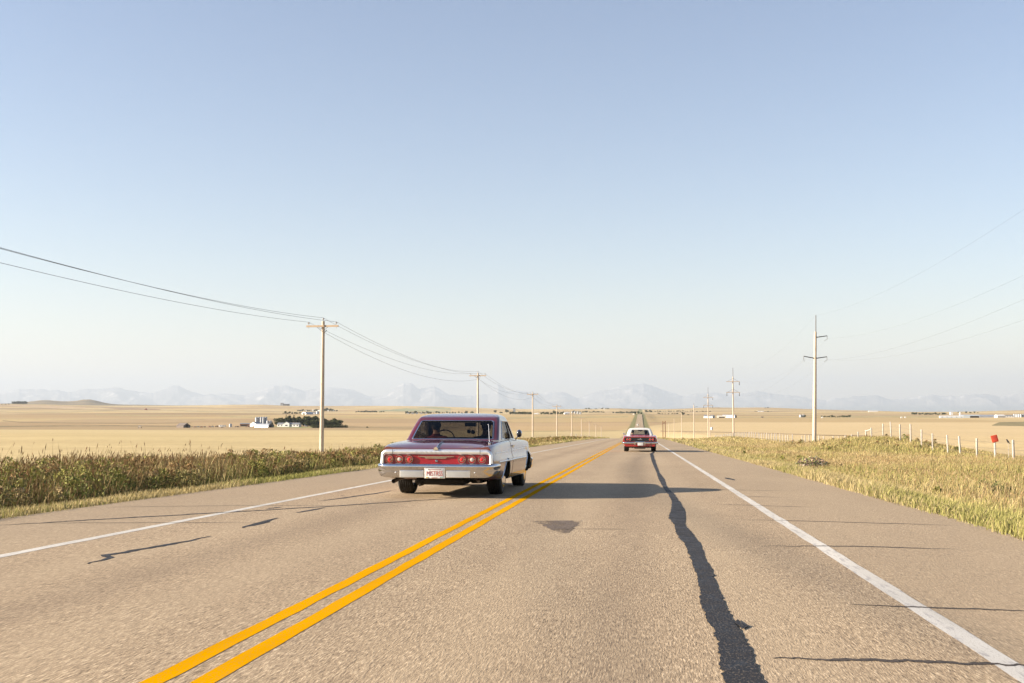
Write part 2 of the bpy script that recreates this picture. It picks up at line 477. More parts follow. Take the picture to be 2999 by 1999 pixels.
# combine rows and patchy ripeness
band = t.noise(t.pos((.004, .05, 0)), 1.0, 5, .6)
nearcrop = t.mix(t.math('MULTIPLY', t.ramp(band, [(.30, 1.), (.62, 0.)]), .34), nearcrop, (.40, .29, .15))
fine = t.noise(t.pos((.9, .22, 0)), 1.0, 6, .75)
nearcrop = t.mix(t.math('MULTIPLY', t.ramp(fine, [(.36, 1.), (.56, 0.)]), .42), nearcrop, (.42, .33, .17))
blot = t.noise(t.pos((.02, .02, 0), (9, 3, 0)), 1.0, 4, .6)
nearcrop = t.mix(t.math('MULTIPLY', t.ramp(blot, [(.5, 0.), (.75, 1.)]), .25), nearcrop, (.50, .44, .22))
# verge soil beside the road, green further down the valley
ax = t.math('ABSOLUTE', t.math('ADD', gx, 2.0))
vn = t.noise(t.pos((.5, .12, 0)), 1.0, 4)
edge = t.math('ADD', t.math('ADD', ax, t.math('MULTIPLY', t.mask(gy, 450., 900.), 5.5)), t.math('MULTIPLY', t.math('SUBTRACT', vn, .5), 9.))
vergecol = t.mix(t.ramp(t.noise(t.pos((1, .3, 0)), 1.2, 5), [(.35, 0.), (.65, 1.)]), (.24, .20, .085), (.38, .28, .14))
vergecol = t.mix(t.mask(gy, 500., 900.), vergecol, t.mix(t.ramp(vn, [(.35, 0.), (.65, 1.)]), (.20, .21, .09), (.33, .29, .15)))
col = t.mix(t.mask(edge, 17.5, 20.5), vergecol, nearcrop)
hillcol = t.mix(t.ramp(t.noise(t.pos((.0012, .003, 0)), 1., 4), [(.4, 0.), (.6, 1.)]), (.24, .21, .15), (.33, .27, .18))
ln = t.n("ShaderNodeVectorMath", operation='LENGTH'); t.l(P, ln.inputs[0])
col = t.mix(t.mask(ln.outputs["Value"], 9500., 10000.), col, hillcol)
hb = t.noise(t.pos((1, 1, .3)), 3.0, 6, .7)
t.bsdf(t.mix(1.0, col, (.74, .74, .74), 'MULTIPLY'), .95, spec=.05, bump=hb, bstr=.5, bdist=.12)
ground = finish('ground', me, t.mat, smooth=True, angle=80)
tag(ground, 'rolling golden wheat stubble land on both sides of the highway', kind='structure')

# ---- road
def road_rows(y0, y1):
    ys = [y for y in np.concatenate([np.arange(-60, 320, 2.0), np.geomspace(320, 3150, 120)]) if y0 <= y <= y1]
    return ys
LIFT_R = 0.0
def road_lift(y): return LIFT_R + max(0, (y - 300) / 1000.) * .35
def strip(name, xl, xr, y0, y1, lift, mat, jitter=0.0, nx=1, label=None):
    V, Fs = [], []
    ys = list(np.arange(y0, min(y1, 120), .35 if jitter else 2.0)) + [y for y in road_rows(y0, y1) if y >= 120]
    for y in ys:
        for k in range(nx + 1):
            x = xl + (xr - xl) * k / nx
            if jitter and k in (0, nx): x += random.uniform(-jitter, jitter)
            V.append((x, y, float(road_z(y)) + lift * (1 + max(0, y - 40) / 60.) + road_lift(y)))
    n = nx + 1
    Fs = [(r * n + k, r * n + k + 1, (r + 1) * n + k + 1, (r + 1) * n + k) for r in range(len(ys) - 1) for k in range(nx)]
    me = bpy.data.meshes.new(name); me.from_pydata(V, [], Fs)
    o = finish(name, me, mat)
    return tag(o, label, kind='structure')
t = NT('asphalt')
st = t.noise(t.pos((105, 13, 40)), 1.0, 4, .75)
st2 = t.noise(t.pos((170, 22, 90), (3, 1, 0)), 1.0, 3, .7)
big = t.noise(t.pos((.5, .16, 1)), 1.0, 5, .6)
mid = t.noise(t.pos((5, 1.3, 1)), 1.0, 4, .6)
c = t.ramp(st, [(.33, (.028, .021, .016)), (.43, (.20, .15, .102)), (.54, (.315, .24, .16)), (.66, (.66, .53, .37))])
c = t.mix(t.ramp(st2, [(.42, 0.), (.66, .6)]), c, (.37, .29, .195))
c = t.mix(t.math('MULTIPLY', t.ramp(big, [(.35, 1.), (.65, 0.)]), .34), c, (.17, .128, .09))
c = t.mix(t.math('MULTIPLY', t.ramp(mid, [(.45, 0.), (.75, 1.)]), .22), c, (.35, .275, .185))
sx = t.n("ShaderNodeSeparateXYZ"); t.l(t.pos(), sx.inputs[0])
# smoother, paler shoulders and faint wheel paths
shd = t.mask(t.math('ABSOLUTE', t.math('ADD', sx.outputs[0], 1.95)), 3.6, 3.9)
c = t.mix(t.math('MULTIPLY', shd, .38), c, (.28, .222, .155))
wp = t.math('ABSOLUTE', t.math('SUBTRACT', t.math('ABSOLUTE', t.math('SUBTRACT', t.math('ABSOLUTE', t.math('ADD', sx.outputs[0], 1.95)), 1.85)), .8))
c = t.mix(t.math('MULTIPLY', t.mask(wp, .45, .1), .22), c, (.36, .285, .195))
oil = t.math('ABSOLUTE', t.math('SUBTRACT', t.math('ABSOLUTE', t.math('ADD', sx.outputs[0], 1.95)), 1.85))
c = t.mix(t.math('MULTIPLY', t.mask(oil, .4, .05), .24), c, (.16, .122, .088))
t.bsdf(t.mix(1.0, c, (1.17, 1.17, 1.17), 'MULTIPLY'), .9, spec=.08, bump=st, bstr=.9, bdist=.006)
road = strip('road', -7.95, 3.96, -60, 3150, 0.0, t.mat, nx=4, label='straight two lane asphalt highway running to the valley')
# a shoulder lip so that the pavement has an edge
def paint(name, c, wear):
    t = NT(name)
    w = t.noise(t.pos((26, 3.2, 1)), 1.0, 6, .7)
    w2 = t.noise(t.pos((160, 40, 1)), 1.0, 2, .6)
    cc = t.mix(t.ramp(t.noise(t.pos((3, .4, 1)), 1., 3), [(.4, 0.), (.6, 1.)]), tuple(x * .86 for x in c), c)
    cc = t.mix(t.math('MULTIPLY', t.ramp(w2, [(.30, 1.), (.45, 0.)]), .5), cc, (.22, .17, .12))
    cc = t.mix(t.ramp(w, [(.53, 0.), (.53 + wear, .85)]), cc, (.33, .315, .31) if c[2] > .1 else (.44, .22, .03))
    return t.bsdf(cc, .9, spec=.0)
M['white_line'] = paint('white_road_paint', (.56, .54, .50), .10)
M['yellow_line'] = paint('yellow_road_paint', (.62, .30, .0), .35)
LC, LR, LL = -2.02, 1.72, -5.57
strip('road_marking', LC - .165, LC - .06, -20, 640, .002, M['yellow_line'], .006, label='yellow centre line of the pair nearer the dark red car')
strip('road_marking', LC + .055, LC + .165, -20, 640, .002, M['yellow_line'], .006, label='yellow centre line of the pair nearer the right lane')
strip('road_marking', LR - .065, LR + .065, -20, 640, .002, M['white_line'], .007, label='white edge line on the right side of the highway')
strip('road_marking', LL - .065, LL + .065, -20, 640, .002, M['white_line'], .007, label='white edge line on the left side of the highway')

# ---- tar, cracks, stains and a painted wire shadow on the pavement
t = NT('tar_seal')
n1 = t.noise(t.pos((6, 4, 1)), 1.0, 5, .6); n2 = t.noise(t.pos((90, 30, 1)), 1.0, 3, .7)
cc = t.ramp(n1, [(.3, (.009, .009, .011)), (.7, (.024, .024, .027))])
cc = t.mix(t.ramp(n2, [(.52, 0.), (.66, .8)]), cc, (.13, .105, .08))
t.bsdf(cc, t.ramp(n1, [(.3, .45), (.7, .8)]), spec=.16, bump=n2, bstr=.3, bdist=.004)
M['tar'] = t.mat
t = NT('hairline_crack')
n2 = t.noise(t.pos((40, 40, 1)), 1.0, 3, .7)
t.bsdf(t.ramp(n2, [(.35, (.03, .026, .024)), (.7, (.10, .08, .066))]), .8, spec=.2)
M['crack'] = t.mat
t = NT('oil_stain')
n2 = t.noise(t.pos((70, 20, 1)), 1.0, 4, .7)
t.bsdf(t.ramp(n2, [(.35, (.075, .058, .05)), (.62, (.20, .155, .12))]), .8, spec=.2)
n3 = t.noise(t.pos((60, 25, 1), (4, 2, 0)), 1.0, 4, .7); n4 = t.noise(t.pos((3, 1.2, 1)), 1.0, 2)
tr = t.n("ShaderNodeBsdfTransparent"); mx = t.n("ShaderNodeMixShader")
t.l(t.ramp(t.math('ADD', n3, t.math('MULTIPLY', t.math('SUBTRACT', n4, .5), .8)), [(.37, 0.), (.50, .95)]), mx.inputs[0])
t.l(tr.outputs[0], mx.inputs[1]); t.l(t.b.outputs[0], mx.inputs[2]); t.l(mx.outputs[0], t.out.inputs[0])
M['stain'] = t.mat
def ribbon(name, left, right, mat, lift, label, jit=.0):
    V = []
    n = len(left); sub = 9
    for k in range((n - 1) * sub + 1):
        q = k / sub; a = min(int(q), n - 2); f = q - a
        for side in (left, right):
            px = side[a][0] * (1 - f) + side[a + 1][0] * f; py = side[a][1] * (1 - f) + side[a + 1][1] * f
            p = road_hit(px, py, lift)
            p.x += random.gauss(0, jit); V.append(p)
    Fs = [(2 * k, 2 * k + 1, 2 * k + 3, 2 * k + 2) for k in range(len(V) // 2 - 1)]
    me = bpy.data.meshes.new(name); me.from_pydata(V, [], Fs)
    return tag(finish(name, me, mat), label, kind='structure')
s_ = 1.2751
snl = [(1493, 1042), (1497, 1060), (1508, 1085), (1513, 1100), (1522, 1118), (1535, 1135), (1543, 1150), (1541, 1172), (1535, 1188), (1548, 1205), (1553, 1225), (1573, 1250), (1585, 1280), (1600, 1320), (1607, 1355), (1608, 1385), (1620, 1410), (1640, 1450), (1650, 1480), (1652, 1520), (1668, 1568), (1685, 1640)]
snr = [(1500, 1042), (1506, 1060), (1514, 1085), (1526, 1100), (1532, 1118), (1549, 1135), (1560, 1150), (1573, 1172), (1574, 1188), (1572, 1205), (1590, 1225), (1608, 1250), (1619, 1280), (1639, 1320), (1652, 1355), (1664, 1385), (1676, 1410), (1700, 1450), (1719, 1480), (1733, 1520), (1757, 1568), (1800, 1640)]
ribbon('tar_seal', [(a * s_, b * s_) for a, b in snl], [(a * s_, b * s_) for a, b in snr], M['tar'], .005, 'long wandering black tar seam in the right lane', .0055)
ribbon('tar_seal', [(2150, 1822), (2165, 1832), (2172, 1842)], [(2160, 1812), (2180, 1826), (2196, 1831)], M['tar'], .0075, 'short black tar spur off the right side of the seam', .0)
def crack(pts, w, label, mat='crack', lift=.0025):
    """pts in photo pixels, w = width in metres"""
    P = []
    for a, b in zip(pts[:-1], pts[1:]):
        n = max(4, int(math.dist(a, b) / 14))
        P += [road_hit(a[0] + (b[0] - a[0]) * k / n, a[1] + (b[1] - a[1]) * k / n, lift) for k in range(n)]
    P.append(road_hit(*pts[-1], lift))
    V = []; N = len(P); wob = 0
    for k, p in enumerate(P):
        d = (P[min(k + 1, N - 1)] - P[max(k - 1, 0)]).normalized()
        nrm = Vector((-d.y, d.x, 0)); wob = wob * .7 + random.gauss(0, w * .16)
        e = w / 2 * min(1, .2 + 3 * min(k, N - 1 - k) / N) * random.uniform(.75, 1.2)
        V += [p + nrm * (wob + e), p + nrm * (wob - e)]
    Fs = [(2 * k, 2 * k + 1, 2 * k + 3, 2 * k + 2) for k in range(N - 1)]
    me = bpy.data.meshes.new('road_crack_or_shadow'); me.from_pydata(V, [], Fs)
    return tag(finish('road_crack_or_shadow', me, M[mat]), label, kind='structure')
crack([(2143, 1520), (2400, 1526), (2806, 1538)], .045, 'sealed crack across the right edge line, long and thin')
crack([(2237, 1598), (2500, 1599), (2806, 1608)], .05, 'sealed crack across the right shoulder, second from the bottom up')
crack([(2488, 1769), (2700, 1777), (3050, 1790)], .04, 'sealed crack across the right shoulder above the lowest one')
crack([(2262, 1926), (2640, 1934), (3100, 1953)], .055, 'lowest sealed crack across the right shoulder')
crack([(2097, 1476), (2403, 1485)], .035, 'short faint crack across the right edge line')
crack([(2160, 1452), (2296, 1456)], .03, 'faint crack just below the long car shadow')
crack([(2010, 1432), (2330, 1437)], .04, 'faint crack by the tip of the car shadow')
crack([(221, 1486), (722, 1479), (1100, 1481)], .03, 'thin crack across the left shoulder')
crack([(68, 1531), (450, 1530), (807, 1530)], .03, 'thin lower crack across the left shoulder')
crack([(-40, 1539), (0, 1537), (400, 1514), (629, 1501), (1000, 1480), (1250, 1463), (1470, 1451), (1600, 1448)], .075, 'long painted wire shadow slanting over the left lane up to the red car', 'tar', .0035)  # shadow of an overhead wire, painted on as a dark tar strip
crack([(251, 1650), (325, 1632), (318, 1624), (361, 1618), (425, 1607), (616, 1569)], .085, 'hooked tar streak in the left lane', 'tar')
crack([(714, 1545), (760, 1532), (816, 1516)], .11, 'short tar streak in the left lane', 'tar')
crack([(870, 1501), (955, 1486)], .09, 'small tar streak near the left edge line', 'tar')
crack([(780, 1489), (826, 1484)], .08, 'tiny tar streak touching the left edge line', 'tar')
crack([(940, 1466), (1060, 1450), (1150, 1436)], .09, 'tar streak behind the left rear wheel of the red car', 'tar')
crack([(2125, 1398), (2155, 1406)], .14, 'small black patch beside the right edge line', 'tar')
crack([(1672, 1548), (1850, 1549)], .025, 'fine crack running off the stain in the middle of the lane')
ribbon('road_stain', [(1560, 1524), (1580, 1532), (1600, 1543), (1625, 1555), (1655, 1560)], [(1712, 1523), (1700, 1526), (1690, 1534), (1682, 1546), (1668, 1560)], M['stain'], .003, 'dark blotch in the middle of the right lane', .02)
crack([(1000, 1450), (1010, 1452)], .03, 'tiny nick in the left lane')
for k, (a, b) in enumerate([((1902, 1330), (1915, 1322)), ((1897, 1322), (1906, 1318))]):
    crack([a, b], .16, ['tar fleck at the top end of the long seam', 'smaller tar fleck at the top end of the long seam'][k], 'tar')

# ---- mountains: a real range far behind the fields
mt_px = (lambda a, b: lambda x: np.interp(x, a, b))([-1500, -700] + [v * s_ for v in [0, 40, 100, 150, 200, 270, 290, 350, 385, 410, 430, 470, 520, 560, 600, 630, 660, 700, 760, 800, 850, 890, 925, 945, 965, 1000, 1030, 1080, 1120, 1145, 1165, 1210, 1240, 1290, 1330, 1370, 1420, 1480, 1530, 1570, 1600, 1640, 1700, 1740, 1790, 1850, 1900, 1960, 2010, 2050, 2140, 2200, 2250, 2300, 2352]] + [3800, 4600],
                [1150, 1140] + [v * s_ for v in [905, 900, 900, 905, 897, 892, 898, 905, 890, 888, 897, 908, 905, 908, 895, 887, 888, 898, 890, 893, 912, 905, 878, 882, 895, 888, 905, 910, 905, 880, 900, 900, 905, 900, 912, 900, 887, 883, 900, 912, 903, 905, 905, 900, 905, 915, 920, 912, 908, 918, 910, 912, 905, 912, 905]] + [1150, 1160])
MD = 90000.0
cols = np.arange(-1300, 4300, 2.6)
def fnoise(x, seed, dec=.85):
    o = np.zeros_like(x)
    r2 = np.random.default_rng(seed)
    for k in range(7):
        o += np.interp(x / (90 / 2 ** k), np.arange(-4000, 9000), r2.uniform(-1, 1, 13000)) / 2 ** (k * dec)
    return o
rows_m = np.linspace(0, 1, 46)
Vm = []
ridge_n = np.abs(fnoise(cols, 3))
for v in rows_m:
    D = MD - 12000 + 20000 * v
    a = np.arctan((cols - PW / 2) * math.cos(PITCH) / F) - YAW
    top = (HY - mt_px(cols) + 2.2 * fnoise(cols * 1.6, 31, .45)) / F * MD
    if v <= .56:
        q = v / .56
        body = q ** 1.25 + .16 * np.sin(q * math.pi) * fnoise(cols + q * 140, 11) + .12 * np.sin(q * math.pi) * fnoise(cols - q * 90, 12)
    else:
        body = 1 - ((v - .56) / .44) ** 1.2 * 1.0 + .1 * np.sin((v - .56) / .44 * math.pi) * fnoise(cols + v * 60, 13)
    sharp = 70 * np.abs(fnoise(cols * 1.3 + v * 300, 21)) * math.exp(-((v - .5) / .2) ** 2)
    Vm.append(np.stack([D * np.sin(a), D * np.cos(a), -120 + (top + 120) * np.clip(body, -.05, 1.1) + sharp], -1))
Vm = np.array(Vm); nr, nc = Vm.shape[:2]
i, j = np.meshgrid(np.arange(nr - 1), np.arange(nc - 1), indexing='ij'); a = (i * nc + j).ravel()
q = np.stack([a, a + 1, a + nc + 1, a + nc], 1)
me = np_mesh('mountains', Vm.reshape(-1, 3), q.ravel(), np.arange(0, q.size, 4))
t = NT('mountain_rock')
gz = t.n("ShaderNodeSeparateXYZ"); t.l(t.pos(), gz.inputs[0])
n1 = t.noise(t.pos((.0006, .0006, .0014)), 1.0, 8, .65)
nm = t.n("ShaderNodeSeparateXYZ"); t.l(t.n("ShaderNodeNewGeometry").outputs["Normal"], nm.inputs[0])
rock = t.ramp(n1, [(.35, (.15, .145, .15)), (.62, (.25, .235, .22))])
hgt = t.math('ADD', gz.outputs[2], t.math('MULTIPLY', t.math('SUBTRACT', n1, .5), 3200.))
snow = t.math('MULTIPLY', t.mask(hgt, 950., 1400.), t.mask(n1, .545, .60))
rock = t.mix(t.mask(gz.outputs[2], 560., 200.), rock, (.06, .08, .07))
t.bsdf(t.mix(snow, rock, (.48, .45, .43)), .95, spec=.05)
tag(finish('mountains', me, t.mat, angle=180), 'hazy blue snow streaked mountain range along the horizon', kind='structure')

# ---- haze: even air round the whole scene
mb = MB(); mb.box((-8000, 50500, 1440), (170000, 111000, 3200))
t = NT('haze_air')
pv = t.n("ShaderNodeVolumePrincipled")
pv.inputs["Color"].default_value = (.455, .525, .62, 1)
pv.inputs["Density"].default_value = 2.6e-5
pv.inputs["Anisotropy"].default_value = 0.1
t.l(pv.outputs[0], t.out.inputs["Volume"])
hz = mb.build('haze', t.mat, smooth=False)
tag(hz, 'pale even haze in the air over the plain', kind='stuff')
# ================================================================== CARS AND PEOPLE
def crom(P, n):
    """Catmull-Rom through an (k, 2) point list, n samples per span"""
    P = np.asarray(P, float); out = []
    Q = np.vstack([2 * P[0] - P[1], P, 2 * P[-1] - P[-2]])
    for i in range(len(P) - 1):
        for k in range(n):
            t = k / n; p0, p1, p2, p3 = Q[i:i + 4]
            out.append(.5 * (2 * p1 + (p2 - p0) * t + (2 * p0 - 5 * p1 + 4 * p2 - p3) * t * t + (3 * p1 - p0 - 3 * p2 + p3) * t ** 3))
    out.append(P[-1])
    return np.array(out)
class CarShell:
    """lofted body: stations give y, half width, underside, mid crease, shoulder and deck heights"""
    def __init__(s, st, prof, ns=5):
        st = np.array(st, float); s.f = [hermite(st[:, 0], st[:, k]) for k in range(1, st.shape[1])]
        s.y0, s.y1, s.prof, s.ns = st[0, 0], st[-1, 0], prof, ns
    def half(s, y): return crom(s.prof(*[float(f(y)) for f in s.f]), s.ns)
    def body(s, ys):
        H = [s.half(y) for y in ys]; n = len(H[0]); m = 2 * n - 2
        V = []
        for y, h in zip(ys, H):
            V += [(x, y, z) for x, z in h] + [(-x, y, z) for x, z in h[-2:0:-1]]
        Fs = [(i * m + k, i * m + (k + 1) % m, (i + 1) * m + (k + 1) % m, (i + 1) * m + k) for i in range(len(ys) - 1) for k in range(m)]
        Fs += [tuple(range(m))[::-1], tuple(range((len(ys) - 1) * m, len(ys) * m))]
        mb = MB(); mb.add(V, Fs); return mb
    def panel(s, ys, ka, kb, side, out=.004, skirt=.012):
        """a separate skin lying over profile samples ka..kb; side 0 = across the middle"""
        mb = MB(); rows = []
        for y in ys:
            h = s.half(y)[ka:kb + 1]
            d = np.gradient(h, axis=0); nrm = np.stack([d[:, 1], -d[:, 0]], 1); nrm /= np.linalg.norm(nrm, axis=1)[:, None] + 1e-9
            p = h + nrm * out
            row = [(x, y, z) for x, z in p]
            if side == 0: row = row + [(-x, y, z) for x, y, z in row[::-1][1:]]
            elif side < 0: row = [(-x, y, z) for x, y, z in row]
            rows.append(row)
        n = len(rows[0]); V = [p for r in rows for p in r]
        mb.add(V, [(i * n + k, i * n + k + 1, (i + 1) * n + k + 1, (i + 1) * n + k) for i in range(len(rows) - 1) for k in range(n - 1)])
        ring = [k for k in range(n)] + [i * n + n - 1 for i in range(1, len(rows))] + [(len(rows) - 1) * n + k for k in range(n - 2, -1, -1)] + [i * n for i in range(len(rows) - 2, 0, -1)]
        c = Vector((0, 0, .55)); b = len(V)
        inner = [Vector(V[k]) + (Vector((0, V[k][1], .5)) - Vector(V[k])).normalized() * skirt for k in ring]
        N = len(ring)
        mb.v += [tuple(p) for p in inner]
        mb.f += [(ring[k], ring[(k + 1) % N], b + (k + 1) % N, b + k) for k in range(N)]
        mb.m += [0] * N
        return mb
def cut(o, cutters):
    for c in cutters:
        md = o.modifiers.new('cut', 'BOOLEAN'); md.operation = 'DIFFERENCE'; md.object = c; md.solver = 'EXACT'; md.material_mode = 'TRANSFER'
    dg = bpy.context.evaluated_depsgraph_get()
    me = bpy.data.meshes.new_from_object(o.evaluated_get(dg))
    o.modifiers.clear(); o.data = me
    me.polygons.foreach_set("use_smooth", [True] * len(me.polygons)); me.set_sharp_from_angle(angle=R(32))
    for c in cutters: bpy.data.objects.remove(c)
def cutter_cyl(x0, x1, y, z, r):
    mb = MB(); mb.lathe([(r, x0), (r, x1)], (0, y, z), 'x', 40); return mb.build('cutter', M['under'])
def cutter_box(c, sz):
    mb = MB(); mb.box(c, sz); return mb.build('cutter', M['under'])

class House:
    """greenhouse: rings from belt to roof; q runs round one half from the middle of the tail to the middle of the nose"""
    def __init__(s, rows, nq=64, bow_r=.05, bow_f=-.14, rr=.13, rf=.10):
        s.rows = np.array(rows, float); s.bow_r, s.bow_f, s.rr, s.rf = bow_r, bow_f, rr, rf
        s.cols = [hermite(s.rows[:, 0], s.rows[:, k]) for k in range(1, 5)]   # z, w, yr, yf
    def point(s, t, q):
        z, w, yr, yf = (float(f(t)) for f in s.cols)
        rr, rf = min(s.rr, w * .45), min(s.rf, w * .45)
        ba, fa = s.bow_r * w / .7, s.bow_f * w / .7
        if q <= .30:
            x = (w - rr) * q / .30; return Vector((x, yr + ba * (x / w) ** 2, z))
        xa, ya = w - rr, yr + ba * ((w - rr) / w) ** 2
        if q <= .42:
            a = (q - .30) / .12 * math.pi / 2; return Vector((xa + rr * math.sin(a), ya + rr * (1 - math.cos(a)), z))
        xb, yb = w - rf, yf + fa * ((w - rf) / w) ** 2
        if q <= .64:
            f = (q - .42) / .22; return Vector((w, (ya + rr) * (1 - f) + (yb - rf) * f, z))
        if q <= .72:
            a = (q - .64) / .08 * math.pi / 2; return Vector((xb + rf * math.cos(a), yb - rf * (1 - math.sin(a)), z))
        x = xb * (1 - q) / .28; return Vector((x, yf + fa * (x / w) ** 2, z))
    def grid(s, ts, qs, both=True):
        rows = []
        for t in ts:
            r = [s.point(t, q) for q in qs]
            rows.append(r)
        return rows
    def patch(s, ts, qs, side, out=0.0):
        rows = [[s.point(t, q) for q in qs] for t in ts]
        mb = MB(); n = len(qs); V = []
        for i, r in enumerate(rows):
            for k, p in enumerate(r):
                p = p.copy()
                if out:
                    a = (rows[i][min(k + 1, n - 1)] - rows[i][max(k - 1, 0)]); b = rows[min(i + 1, len(rows) - 1)][k] - rows[max(i - 1, 0)][k]
                    nn = a.cross(b)
                    if nn.length > 1e-9: p += nn.normalized() * out
                if side < 0: p.x = -p.x
                V.append(p)
        mb.add(V, [(i * n + k, i * n + k + 1, (i + 1) * n + k + 1, (i + 1) * n + k) for i in range(len(rows) - 1) for k in range(n - 1)])
        return mb

def wheel(parent, x, y, r, w, side, rim='chrome', style='spoke'):
    t = MB(); h = w / 2
    prof = [(r * .60, -h * .80), (r * .72, -h * .98), (r * .88, -h * 1.02), (r * .955, -h * .93), (r * .985, -h * .84)]
    grooves = [-.62, -.32, 0, .32, .62]
    for g in grooves: prof += [(r, h * g - h * .11), (r * .975, h * g - h * .04), (r * .975, h * g + h * .04), (r, h * g + h * .11)]
    prof += [(r * .985, h * .84), (r * .955, h * .93), (r * .88, h * 1.02), (r * .72, h * .98), (r * .60, h * .80)]
    t.lathe(prof, (0, 0, 0), 'x', 48, closed=True)
    o = bpy.data.objects.new('wheel', None); COL.objects.link(o); o.parent = parent; o.location = (x, y, r); o.empty_display_size = .1
    t.build('tyre', M['rubber'], o, angle=28)
    m = MB(); s = side
    m.lathe([(r * .66, s * h * 1.06), (r * .69, s * h * 1.0), (r * .64, s * h * 1.02), (r * .60, s * h * .70), (r * .56, s * h * .1), (r * .56, -s * h * .7), (r * .61, -s * h * .78)], (0, 0, 0), 'x', 40)
    m.lathe([(r * .16, s * h * .72), (r * .14, s * h * 1.0), (r * .05, s * h * 1.08)], (0, 0, 0), 'x', 24)
    for k in range(5):
        a = k * 2 * math.pi / 5
        m.box((s * h * .70, math.cos(a) * r * .36, math.sin(a) * r * .36), (.03, r * .17, r * .46), rot=(a - math.pi / 2, 0, 0))
    m.build('rim', M[rim], o)
    return o

def text_mesh(name, body, size, loc, mat, parent, width=None, depth=.002, spacing=1.0, xscale=1.0):
    cu = bpy.data.curves.new(name, 'FONT'); cu.body = body; cu.size = size; cu.align_x = 'CENTER'; cu.align_y = 'CENTER'
    cu.extrude = depth; cu.space_character = spacing; cu.offset = -.012 * size if spacing == 1.0 else 0
    o = bpy.data.objects.new(name, cu); COL.objects.link(o)
    dg = bpy.context.evaluated_depsgraph_get()
    me = bpy.data.meshes.new_from_object(o.evaluated_get(dg)); bpy.data.objects.remove(o)
    if width:
        xs = [v.co.x for v in me.vertices]; k = width / (max(xs) - min(xs))
        for v in me.vertices: v.co.x *= k
    for v in me.vertices: v.co = Vector((v.co.x * xscale, -v.co.z, v.co.y))
    ob = finish(name, me, M[mat], parent, smooth=False); ob.location = loc
    return ob

def person(name, label, loc, rz, joints, edges, radii, shirt, hair, neck_z, hair_shape, hip_mat='dark_shirt', group=None, lean=0.0, face=0.0):
    """one continuous body grown along a skeleton; hair is its child"""
    me = bpy.data.meshes.new('person'); ks = list(joints)
    me.from_pydata([joints[k] for k in ks], [(ks.index(a), ks.index(b)) for a, b in edges], [])
    o = bpy.data.objects.new('person', me); COL.objects.link(o)
    sk = o.modifiers.new('skin', 'SKIN'); sb = o.modifiers.new('smooth', 'SUBSURF'); sb.levels = 2; sb.render_levels = 2
    for k, v in zip(ks, me.skin_vertices[0].data):
        rr = radii[k]; v.radius = rr if isinstance(rr, tuple) else (rr, rr)
        v.use_root = (k == 'pelvis')
    dg = bpy.context.evaluated_depsgraph_get()
    m2 = bpy.data.meshes.new_from_object(o.evaluated_get(dg)); bpy.data.objects.remove(o)
    hand = [Vector(joints[k]) for k in ks if k.startswith(('hand', 'wrist', 'finger', 'thumb'))]
    m2.materials.clear()
    for mt in ('skin', shirt, hip_mat): m2.materials.append(M[mt])
    for p in m2.polygons:
        c = p.center
        if c.z > neck_z or any((c - h).length < .075 for h in hand): p.material_index = 0
        elif c.z > joints['pelvis'][2] + .06: p.material_index = 1
        else: p.material_index = 2
        p.use_smooth = True
    b = bpy.data.objects.new(name, m2); COL.objects.link(b)
    b.location = loc; b.rotation_euler = (0, lean, rz)
    tag(b, label, 'person', group)
    H = Vector(joints['head'])
    # the face and ears are pulled out of the head itself
    hb = MB(); hb.ball(H + Vector((0, -.012, .028)), hair_shape, 12)
    hv = [Vector(v) for v in hb.v]
    hb.f = [f for f in hb.f if not any(hv[i].y > H.y + .045 and hv[i].z < H.z + .055 for i in f)]
    hb.f = [f for f in hb.f if not all(hv[i].z < H.z - .075 for i in f)]
    hb.m = [0] * len(hb.f)
    hb.build('hair', M[hair], b)
    return b
